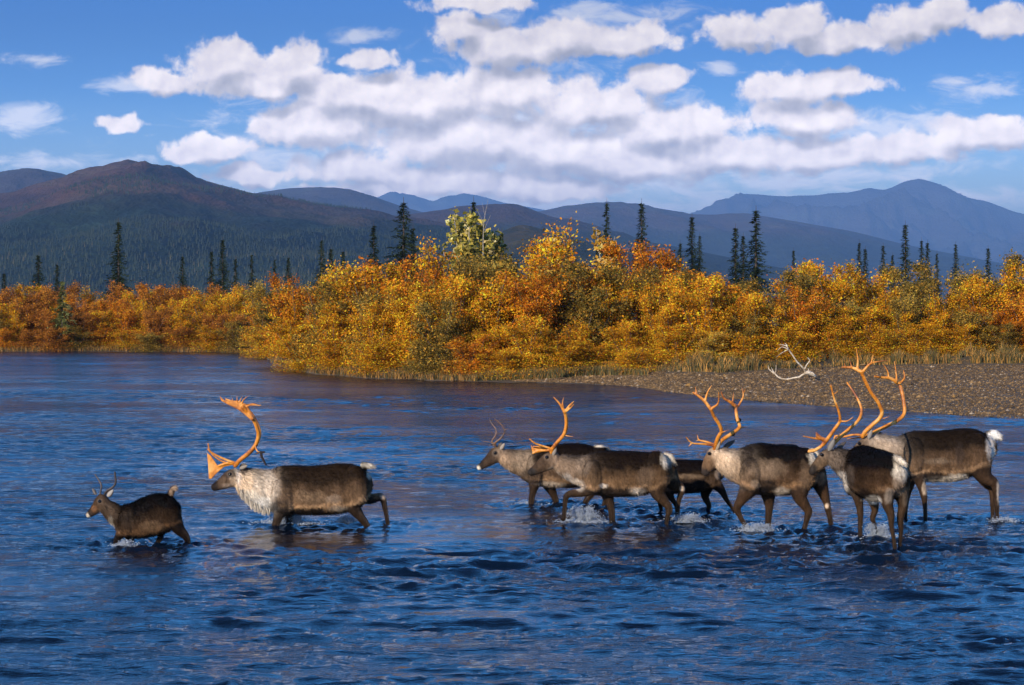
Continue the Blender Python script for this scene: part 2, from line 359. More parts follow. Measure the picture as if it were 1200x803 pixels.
# ------------------------------------------------------------------ bodies: tubes and blobs joined by a voxel skin
def catmull(Pn, sub=5):
    Pn = np.asarray(Pn, float)
    if len(Pn) < 3: 
        return np.array([Pn[0] + (Pn[-1] - Pn[0]) * q for q in np.linspace(0, 1, sub + 1)])
    E = np.vstack([2 * Pn[0] - Pn[1], Pn, 2 * Pn[-1] - Pn[-2]])
    out = []
    for i in range(1, len(E) - 2):
        p0, p1, p2, p3 = E[i - 1], E[i], E[i + 1], E[i + 2]
        for s in np.linspace(0, 1, sub, endpoint=False):
            out.append(0.5 * ((2 * p1) + (-p0 + p2) * s + (2 * p0 - 5 * p1 + 4 * p2 - p3) * s * s + (-p0 + 3 * p1 - 3 * p2 + p3) * s ** 3))
    out.append(E[-2])
    return np.array(out)
class Soup:
    def __init__(s): s.V = []; s.F = []; s.n = 0
    def add(s, V, Fl):
        s.V.extend(map(tuple, V)); s.F.extend([tuple(i + s.n for i in f) for f in Fl]); s.n += len(V)
    def tube(s, pts, lat=(0, 1, 0), seg=14, sub=5, cap=True):
        """pts: rows (x, y, z, r_up, r_side)"""
        C = catmull(pts, sub); lat = np.asarray(lat, float)
        X = C[:, :3]; ru = np.maximum(C[:, 3], 0.0015); rs = np.maximum(C[:, 4], 0.0015)
        T = np.gradient(X, axis=0); T /= np.linalg.norm(T, axis=1)[:, None] + 1e-9
        rings = []
        def ring(c, t, a, b):
            S = lat - t * (lat @ t); nS = np.linalg.norm(S)
            if nS < 0.15:
                S = np.array([1.0, 0, 0]) - t * t[0]; nS = np.linalg.norm(S)
            S = S / nS; U = np.cross(t, S)
            an = np.arange(seg) / seg * 2 * math.pi
            return c + np.outer(np.cos(an) * a, U) + np.outer(np.sin(an) * b, S)
        if cap:
            for q in (80, 55, 28):
                q = math.radians(q); e = min(ru[0], rs[0]); e = min(e, .04 + e * .25)
                rings.append(ring(X[0] - T[0] * e * math.sin(q), T[0], ru[0] * math.cos(q), rs[0] * math.cos(q)))
        for i in range(len(X)): rings.append(ring(X[i], T[i], ru[i], rs[i]))
        if cap:
            for q in (28, 55, 80):
                q = math.radians(q); e = min(ru[-1], rs[-1]); e = min(e, .04 + e * .25)
                rings.append(ring(X[-1] + T[-1] * e * math.sin(q), T[-1], ru[-1] * math.cos(q), rs[-1] * math.cos(q)))
        V = np.vstack(rings); nr = len(rings); Fl = []
        for i in range(nr - 1):
            for j in range(seg):
                a = i * seg + j; b = i * seg + (j + 1) % seg
                Fl.append((a, b, b + seg, a + seg))
        Fl.append(tuple(range(seg))[::-1]); Fl.append(tuple((nr - 1) * seg + j for j in range(seg)))
        s.add(V, Fl)
        return C
    def ellipsoid(s, c, ax):
        """ax: three axis vectors"""
        n, m = 10, 14; V = []
        for i in range(1, n):
            a = math.pi * i / n
            for j in range(m):
                b = 2 * math.pi * j / m
                V.append(np.asarray(c) + np.asarray(ax[0]) * math.sin(a) * math.cos(b) + np.asarray(ax[1]) * math.sin(a) * math.sin(b) + np.asarray(ax[2]) * math.cos(a))
        Fl = []
        for i in range(n - 2):
            for j in range(m):
                a = i * m + j; b = i * m + (j + 1) % m; Fl.append((a, b, b + m, a + m))
        Fl.append(tuple(range(m))[::-1]); Fl.append(tuple((n - 2) * m + j for j in range(m)))
        s.add(V, Fl)
    def plate(s, pts, nrm, th):
        pts = np.asarray(pts, float); nrm = np.asarray(nrm, float); n = len(pts)
        V = np.vstack([pts - nrm * th / 2, pts + nrm * th / 2])
        Fl = [tuple(range(n))[::-1], tuple(range(n, 2 * n))] + [(i, (i + 1) % n, n + (i + 1) % n, n + i) for i in range(n)]
        s.add(V, Fl)
    def mesh(s, name):
        me = bpy.data.meshes.new(name); me.from_pydata(s.V, [], s.F); me.update(); return me
def skin(soup, voxel, smooth=4, lam=0.5, cuts=None):
    """one continuous surface round the soup; returns V, F(tris/quads) arrays"""
    me = soup.mesh('tmp'); o = bpy.data.objects.new('tmp', me); COL.objects.link(o)
    md = o.modifiers.new('r', 'REMESH'); md.mode = 'VOXEL'; md.voxel_size = voxel; md.adaptivity = 0
    dg = bpy.context.evaluated_depsgraph_get(); dg.update()
    m2 = bpy.data.meshes.new_from_object(o.evaluated_get(dg))
    bpy.data.objects.remove(o); bpy.data.meshes.remove(me)
    nv = len(m2.vertices); V = np.empty(nv * 3, np.float32); m2.vertices.foreach_get('co', V); V = V.reshape(-1, 3).astype(float)
    ne = len(m2.edges); E = np.empty(ne * 2, np.int32); m2.edges.foreach_get('vertices', E); E = E.reshape(-1, 2)
    deg = np.bincount(E.ravel(), minlength=nv).astype(float)[:, None]
    for it in range(smooth):
        for l in (lam, -lam * 1.03) if it < smooth - 1 else (lam,):
            S = np.zeros_like(V)
            for k in range(3):
                S[:, k] = np.bincount(E[:, 0], V[E[:, 1], k], nv) + np.bincount(E[:, 1], V[E[:, 0], k], nv)
            V = V + l * (S / np.maximum(deg, 1) - V)
    m2.vertices.foreach_set('co', V.astype(np.float32).ravel())
    m2.polygons.foreach_set('use_smooth', np.ones(len(m2.polygons), bool)); m2.update()
    return m2, V

def coat_mat():
    m, t, bs = mat_new('coat'); at = t.new('ShaderNodeAttribute', attribute_name='Col')
    tc = t.new('ShaderNodeTexCoord'); o = tc.outputs['Object']
    n1, _ = t.noise(t.vmath('MULTIPLY', o, (1.0, 1, 0.35)), 55, 4, 0.65)
    n2, _ = t.noise(o, 7, 4, 0.6)
    f = t.math('MULTIPLY', t.maprange(n1, 0.25, 0.75, 0.62, 1.38), t.maprange(n2, 0.3, 0.7, 0.82, 1.2))
    cv = t.new('ShaderNodeCombineXYZ'); [t.l.new(f, cv.inputs[i]) for i in range(3)]
    t.l.new(t.mix(1.0, at.outputs['Color'], cv.outputs[0], 'MULTIPLY'), bs.inputs['Base Color'])
    ge = t.new('ShaderNodeNewGeometry'); z = t.new('ShaderNodeSeparateXYZ'); t.l.new(ge.outputs['Position'], z.inputs[0])
    t.l.new(t.maprange(z.outputs[2], 0.12, 0.5, 0.34, 0.72), bs.inputs['Roughness'])
    bs.inputs['Specular IOR Level'].default_value = 0.07
    bump(t, bs, n1, 0.5, 0.012)
    return m
def fur_mat():
    m, t, bs = mat_new('fur_hair'); at = t.new('ShaderNodeAttribute', attribute_name='Col')
    t.l.new(at.outputs['Color'], bs.inputs['Base Color']); bs.inputs['Roughness'].default_value = 0.7
    bs.inputs['Specular IOR Level'].default_value = 0.0
    return m
def antler_mat(name, a, b, c):
    m, t, bs = mat_new(name); tc = t.new('ShaderNodeTexCoord'); o = tc.outputs['Object']
    n1, _ = t.noise(o, 5.5, 6, 0.68, 0.6); n2, _ = t.noise(t.vmath('MULTIPLY', o, (1, 1, .35)), 70, 3, 0.6)
    c1 = t.ramp(n1, [(0.36, a), (0.52, b), (0.70, c)])
    n3 = t.maprange(n2, 0.3, 0.7, 0.8, 1.15); cv = t.new('ShaderNodeCombineXYZ'); [t.l.new(n3, cv.inputs[i]) for i in range(3)]
    t.l.new(t.mix(1.0, c1, cv.outputs[0], 'MULTIPLY'), bs.inputs['Base Color'])
    bs.inputs['Roughness'].default_value = 0.45; bump(t, bs, n2, 0.7, 0.008)
    return m
M_COAT, M_FUR = coat_mat(), fur_mat()
M_ANT = antler_mat('antler_orange', (0.24, 0.06, 0.008), (0.66, 0.23, 0.018), (0.85, 0.47, 0.14))
M_ANTB = antler_mat('antler_brown', (0.10, 0.06, 0.04), (0.20, 0.10, 0.05), (0.38, 0.2, 0.1))
M_ANTD = antler_mat('antler_dark', (0.03, 0.022, 0.02), (0.05, 0.035, 0.03), (0.10, 0.06, 0.045))
M_BONE = antler_mat('antler_bleached', (0.30, 0.22, 0.14), (0.60, 0.49, 0.36), (0.76, 0.67, 0.54))
M_EYE, _t, _b = mat_new('eye_dark'); _b.inputs['Base Color'].default_value = (0.006, 0.004, 0.003, 1); _b.inputs['Roughness'].default_value = 0.08
M_EAR, _t, _b = mat_new('ear_fur'); _a = _t.new('ShaderNodeAttribute', attribute_name='Col'); _t.l.new(_a.outputs['Color'], _b.inputs['Base Color']); _b.inputs['Roughness'].default_value = 0.8
M_VELVET, _t, _b = mat_new('velvet_dark'); _b.inputs['Base Color'].default_value = (0.02, 0.013, 0.012, 1); _b.inputs['Roughness'].default_value = 0.9

WARM = np.array((1.0, .86, .69))                       # hair keeps a warm brown under the blue sky
C_BACK = np.array((.040, .026, .018)); C_FLANK = np.array((.105, .068, .042)); C_TAN = np.array((.23, .15, .09)); C_BELLY = np.array((.022, .016, .013))
C_LEG = np.array((.070, .044, .030)); C_LEGD = np.array((.028, .020, .016)); C_WHITE = np.array((.70, .60, .47)); C_HEAD = np.array((.115, .075, .050)); C_MUZ = np.array((.030, .022, .018))
FR = {  # zoom frames used for tracing: left, top, scale
 1: (90, 540, 7.3), 2: (230, 455, 4.4625), 3: (550, 455, 5.18), 4: (610, 455, 4.723), 5: (780, 520, 8.03), 6: (790, 440, 4.015), 61: (790, 440, 6.69),
 7: (930, 490, 5.02), 8: (1000, 490, 5.737), 9: (930, 400, 6.18), 10: (890, 395, 13.39), 22: (230, 500, 8.033)}

def caribou(spec):
    fr = FR[spec['frame']]; Y0 = YW(spec['wl']); px0, py0, k = fr
    root_px = spec['root']; rx = (px0 + root_px / k - 600) / F * Y0
    R0 = np.array([rx, Y0, 0.0])
    def Q(zx, zy, dY=0.0, f=None):
        a, b, kk = FR[f] if f else fr
        return P3(a + zx / kk, b + zy / kk, Y0 + dY) - R0
    def RM(r, dY=0.0, f=None):
        kk = (FR[f] if f else fr)[2]; return r / kk * (Y0 + dY) / F
    root = link('caribou', None, loc=R0); root.name = 'caribou'
    tag(root, spec['label'], 'caribou', 'caribou wading across the river')
    blat = np.array(spec.get('lat', (0, 1, 0)), float); blat /= np.linalg.norm(blat)
    hlat = np.array(spec.get('hlat', (0, 1, 0)), float)
    sp = Soup(); S = []                                  # skeleton samples: x,y,z,ru,rs,part,t
    def reg(C, part):
        n = len(C)
        for i, c in enumerate(C): S.append((*c[:5], part, i / max(n - 1, 1)))
    tor = []
    for st in spec['torso']:
        zx, tp, bt, hw = st[:4]; dY = st[4] if len(st) > 4 else 0
        tor.append((*Q(zx, (tp + bt) / 2, dY), RM((bt - tp) / 2, dY), hw))
    reg(sp.tube(tor, blat, 20), 0)
    def gen(lst, part, lat, ratio=0.85, sub=5):
        pts = []
        for q in lst:
            zx, zy, r = q[:3]; hw = q[3] if len(q) > 3 and q[3] else None; dY = q[4] if len(q) > 4 else 0
            rm = RM(r, dY); pts.append((*Q(zx, zy, dY), rm, hw if hw else rm * ratio))
        C = sp.tube(pts, lat, 16, sub); reg(C, part); return C
    gen(spec['neck'], 1, hlat if 'nlat' not in spec else spec['nlat'])
    gen(spec['head'], 2, hlat, 0.8)
    for leg in spec['legs']:
        dY = leg[0]; pts = [(zx, zy, r * .93, None, dY if len(e) == 0 else e[0]) for zx, zy, r, *e in leg[1:]]
        C = gen(pts, 3, blat, 0.9)
        # find water crossing
        zc = C[:, 2]; idx = np.where(zc < 0.02)[0]
        if len(idx): LEGS.append((C[idx[0], 0] + R0[0], C[idx[0], 1] + R0[1]))
        # small joint bumps and hoof where the foot is in the air
        if zc[-1] > 0.02: sp.ellipsoid(C[-1, :3] + (-.01, 0, -.02), ((.035, 0, 0), (0, .025, 0), (0, 0, .03))); LEGS.append((C[-1, 0] + R0[0], C[-1, 1] + R0[1]))
    for (zx, zy, a, b, hw, dY) in spec.get('blobs', []):
        c = Q(zx, zy, dY * 1.22); sp.ellipsoid(c, ((RM(a), 0, 0), (0, hw * 1.2, 0), (0, 0, RM(b))))
    if 'tail' in spec: gen(spec['tail'], 4, blat, 0.7)
    me, V = skin(sp, spec.get('voxel', 0.0115), 5)
    me.name = 'body'
    # ---- coat colours from where on the animal each point is
    S_ = np.array(S); part = S_[:, 5].astype(int)
    best = np.full((5, len(V)), 9.0); bi = np.zeros((5, len(V)), int)
    for p in range(5):
        ids = np.where(part == p)[0]
        if len(ids) == 0: continue
        for i in ids:
            d = np.linalg.norm(V - S_[i, :3], axis=1) / max(0.5 * (S_[i, 3] + S_[i, 4]), 0.012)
            b = d < best[p]; best[p][b] = d[b]; bi[p][b] = i
    w = np.exp(-np.clip(best * best, 0, 30) * np.array([3.0, 3.2, 3.6, 5.0, 5.0])[:, None]); w /= w.sum(0)
    nz = fbm(V[:, 0] * 9 + V[:, 1] * 5, V[:, 2] * 9, 4, 3); nf = fbm(V[:, 0] * 34 + V[:, 1] * 20, V[:, 2] * 12, 3, 8)
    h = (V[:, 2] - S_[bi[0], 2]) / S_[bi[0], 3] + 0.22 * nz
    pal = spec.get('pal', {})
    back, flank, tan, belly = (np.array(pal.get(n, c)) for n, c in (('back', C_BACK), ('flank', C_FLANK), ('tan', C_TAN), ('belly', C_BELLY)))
    back, flank, tan = back * WARM * .22, flank * WARM * 1.05, tan * WARM * 2.1  # natural tan, raised further to paint in side light on lower flanks
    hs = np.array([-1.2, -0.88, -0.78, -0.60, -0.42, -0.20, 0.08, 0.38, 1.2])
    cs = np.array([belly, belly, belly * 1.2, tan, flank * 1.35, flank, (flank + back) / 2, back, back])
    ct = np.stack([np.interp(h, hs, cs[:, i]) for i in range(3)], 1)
    neck0 = np.array(pal.get('neck', (.42, .33, .25))); neckt = np.array(pal.get('neck_top', neck0 * 0.5)); neckb = np.array(pal.get('neck_low', C_WHITE)) * 1.1; neck0 = neck0 * np.array((1.32, 1.2, 1.05))
    hn = (V[:, 2] - S_[bi[1], 2]) / S_[bi[1], 3] + 0.2 * nz
    cn = np.stack([np.interp(hn, [-0.95, -0.6, 0.25, 0.9], [neckb[i], neck0[i], neck0[i], neckt[i]]) for i in range(3)], 1)
    head = np.array(pal.get('head', C_HEAD)) * WARM; muz = np.array(pal.get('muzzle', C_MUZ)); th = S_[bi[2], 6]
    chd = np.stack([np.interp(th, [0, 0.3, 0.65, 0.85, 1.0], [neck0[i] * .6 + head[i] * .4, head[i], head[i] * .8, muz[i], muz[i]]) for i in range(3)], 1)
    hh = (V[:, 2] - S_[bi[2], 2]) / S_[bi[2], 3]
    chd *= np.interp(hh, [-1, -.3, .6, 1], [1.5, 1.2, .9, .7])[:, None]
    if 'nosewhite' in spec:
        nw = np.clip((th - 0.9) / 0.08, 0, 1)[:, None] * np.clip(1 - hh * 1.2, 0.1, 1)[:, None]; chd = chd * (1 - nw) + C_WHITE * nw
    zz = V[:, 2]
    leg = np.array(pal.get('leg', C_LEG)) * WARM * .66; legd = np.array(pal.get('legd', C_LEGD)) * WARM * .75
    tl = np.clip(S_[bi[3], 6] * 1.3 - 0.1, 0, 1)[:, None]
    cl = leg * (1 - tl) + legd * tl
    # the back edge of the shank and the hock are pale
    dx = (V[:, 0] - S_[bi[3], 0]) / S_[bi[3], 3]
    pe = (np.clip(dx - 0.3, 0, .6) / .6 * np.clip(tl[:, 0] * 2 - .3, 0, 1))[:, None] * 0.35; cl = cl * (1 - pe) + np.array((.32, .21, .13)) * pe
    ctl = np.tile(np.array(pal.get('tail', C_WHITE)), (len(V), 1))
    col = w[0][:, None] * ct + w[1][:, None] * cn + w[2][:, None] * chd + w[3][:, None] * cl + w[4][:, None] * ctl
    # per-animal patches on the flank plane
    Vw = V + R0
    pu = 600 + F * Vw[:, 0] / Vw[:, 1]; pv = YH + (H - Vw[:, 2]) / Vw[:, 1] * F
    zx = (pu - px0) * k; zy = (pv - py0) * k
    nzp = 0.55 * nz + 0.3 * nf
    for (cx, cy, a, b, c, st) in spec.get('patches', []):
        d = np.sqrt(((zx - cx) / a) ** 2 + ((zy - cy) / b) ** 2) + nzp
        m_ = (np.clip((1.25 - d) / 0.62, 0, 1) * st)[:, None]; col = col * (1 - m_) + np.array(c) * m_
    for (ex, ey, _d) in spec['eyes'][:1]:                 # pale ring round the eye, dark tear line
        d = np.hypot(zx - ex, zy - ey) / (k * Y0 / 26.5) ; m_ = (np.clip((4.2 - d) / 1.6, 0, 1) * w[2] * .35)[:, None]; col = col * (1 - m_) + np.array((.24, .19, .15)) * m_
        d2_ = np.hypot(zx - ex, zy - ey) / (k * Y0 / 26.5); m_ = (np.clip((2.8 - d2_) / .8, 0, 1) * w[2] * .9)[:, None]; col = col * (1 - m_) + np.array((.02, .015, .012)) * m_
    col = col * (1 + 0.5 * nf[:, None])
    # clumped, wet fringe lightening
    col = np.clip(col, 0.004, 0.85)
    set_vcol(me, col)
    body = link('body', me, M_COAT, root)
    # ---- hair
    nrm = np.empty(len(V) * 3, np.float32); me.vertices.foreach_get('normal', nrm); nrm = nrm.reshape(-1, 3)
    nh = spec.get('hairs', 26000)
    ok = np.where(V[:, 2] > 0.02)[0]; vi = rng.choice(ok, nh)
    p = V[vi] + rng.normal(0, 0.004, (nh, 3)); n = nrm[vi]
    flow = np.array(spec.get('flow', (0.75, 0.0, -0.65)))
    fl = flow - n * (n @ flow)[:, None]; fl += rng.normal(0, 0.22, (nh, 3)); fl += n * 0.34
    fl /= np.linalg.norm(fl, axis=1)[:, None]
    pr = w[:, vi]
    L = pr[0] * 0.024 + pr[1] * 0.040 + pr[2] * 0.009 + pr[3] * 0.009 + pr[4] * 0.04
    L *= rng.uniform(.5, 1.4, nh) * spec.get('hairlen', 1.0)
    side = np.cross(fl, n); side /= np.linalg.norm(side, axis=1)[:, None] + 1e-6
    wd = (0.0022 + L * 0.05)[:, None]
    TV = np.stack([p - side * wd - n * .002, p + side * wd - n * .002, p + fl * L[:, None]], 1).reshape(-1, 3)
    hc = col[vi] * rng.uniform(0.62, 1.15, (nh, 1))
    hv = [TV]; hcol = [np.repeat(hc, 3, 0)]
    if 'beard' in spec:                                  # long locks under the neck
        pts, nb, ln = spec['beard']
        pts = np.array(pts, float); tt = rng.random(nb) * (len(pts) - 1); i0 = tt.astype(int); f_ = tt - i0
        zz_ = pts[i0] * (1 - f_)[:, None] + pts[np.minimum(i0 + 1, len(pts) - 1)] * f_[:, None]
        dy = rng.normal(0, 0.045, nb)
        B = np.array([Q(a, b, c) for (a, b), c in zip(zz_, dy)])
        lock = np.round(tt * 7) ; ph = np.sin(lock * 12.9898) * 43758.5453; ph = ph - np.floor(ph)
        Ls = ln * rng.uniform(.5, 1.0, nb) * (0.6 + 0.7 * ph)
        dr = np.stack([0.12 + 0.25 * (ph - .5) + rng.normal(0, .06, nb), rng.normal(0, .12, nb), -np.ones(nb)], 1)
        tip = B + dr * Ls[:, None]; wv = np.stack([np.full(nb, .004), rng.normal(0, .003, nb), np.zeros(nb)], 1)
        hv.append(np.stack([B - wv, B + wv, tip], 1).reshape(-1, 3)); hcol.append(np.repeat(C_WHITE * rng.uniform(.7, 1.05, (nb, 1)), 3, 0))
    hv = np.vstack(hv); hcol = np.clip(np.vstack(hcol), 0, .9)
    hm = mesh_np('fur', hv, np.arange(len(hv)).reshape(-1, 3), False, hcol); link('fur', hm, M_FUR, root)
    # ---- eyes
    hd = [s for s in S if s[5] == 2]
    for (zx_, zy_, dY) in spec['eyes']:
        e = Soup(); c = Q(zx_, zy_, dY)
        e.ellipsoid(c, ((.023, 0, 0), (0, .016, 0), (0, 0, .019))); em = e.mesh('eye')
        em.polygons.foreach_set('use_smooth', np.ones(len(em.polygons), bool)); link('eye', em, M_EYE, root)
    # ---- ears: cupped leaves
    for (bx, by, tx, ty, wdt, d0, d1, cin, cout) in spec['ears']:
        b0, t0 = Q(bx, by, d0), Q(tx, ty, d1); ax = t0 - b0; Le = np.linalg.norm(ax); axn = ax / Le
        side = np.cross(axn, (0, -1, 0.15)); side /= np.linalg.norm(side); out = np.cross(side, axn)
        nr_, nc_ = 9, 9; EV = []; EC = []
        for layer in (0, 1):
            for i in range(nr_):
                s_ = i / (nr_ - 1); wq = RM(wdt) * .72 * (math.sin(math.pi * min(1, s_ ** 0.8 * .93 + .07)) ** .7) + 0.002
                for j in range(nc_):
                    q = (j / (nc_ - 1) - .5) * 2
                    cup = (1 - q * q) * RM(wdt) * .3 * math.sin(math.pi * (.15 + .8 * s_))
                    EV.append(b0 + axn * Le * s_ + side * q * wq - out * (cup * (-1 if out[1] > 0 else 1) * -1) + (0, 0.006 * layer, 0))
                    EC.append([c_ * .55 for c_ in cin] if layer == 0 and abs(q) < .6 else cout)
        g = grid_faces(nr_, nc_); Fe = np.vstack([g, g[:, ::-1] + nr_ * nc_])
        em = mesh_np('ear', EV, Fe, True, np.array(EC, float)); link('ear', em, M_EAR, root)
    # ---- antlers
    for an in spec.get('antlers', []):
        fa = an['frame']; a = Soup()
        ox, oy = an.get('off', (0, 0)); sg = an.get('side', 1)
        for st in an['strokes']:
            if st[0] == 'p':
                _, poly, th, dY = st
                a.plate([Q(x + ox, y + oy, dY * sg, fa) for x, y in poly], (0, 1, 0), th)
            else:
                pts, r0, r1, d0, d1 = st; n_ = len(pts)
                fl_ = [(*Q(x + ox, y + oy, (d0 + (d1 - d0) * i / (n_ - 1)) * sg, fa), *(2 * [r0 + (r1 - r0) * i / (n_ - 1)])) for i, (x, y) in enumerate(pts)]
                a.tube(fl_, (0, 1, 0), 9, 5)
        am, AV = skin(a, an.get('voxel', 0.0065), 3); am.name = 'antler'
        ao = link('antler', am, an.get('mat', M_ANT), root)
        if an.get('label'): ao['label'] = an['label']
    for vt in spec.get('velvet', []):
        a = Soup(); fa = vt[0]
        for pts, r0, r1, d in vt[1]:
            n_ = len(pts); a.tube([(*Q(x, y, d, fa), *(2 * [r0 + (r1 - r0) * i / (n_ - 1)])) for i, (x, y) in enumerate(pts)], (0, 1, 0), 7, 4)
        vm, _v = skin(a, 0.005, 1); vm.name = 'velvet_strip'; link('velvet_strip', vm, M_VELVET, root)
    return root

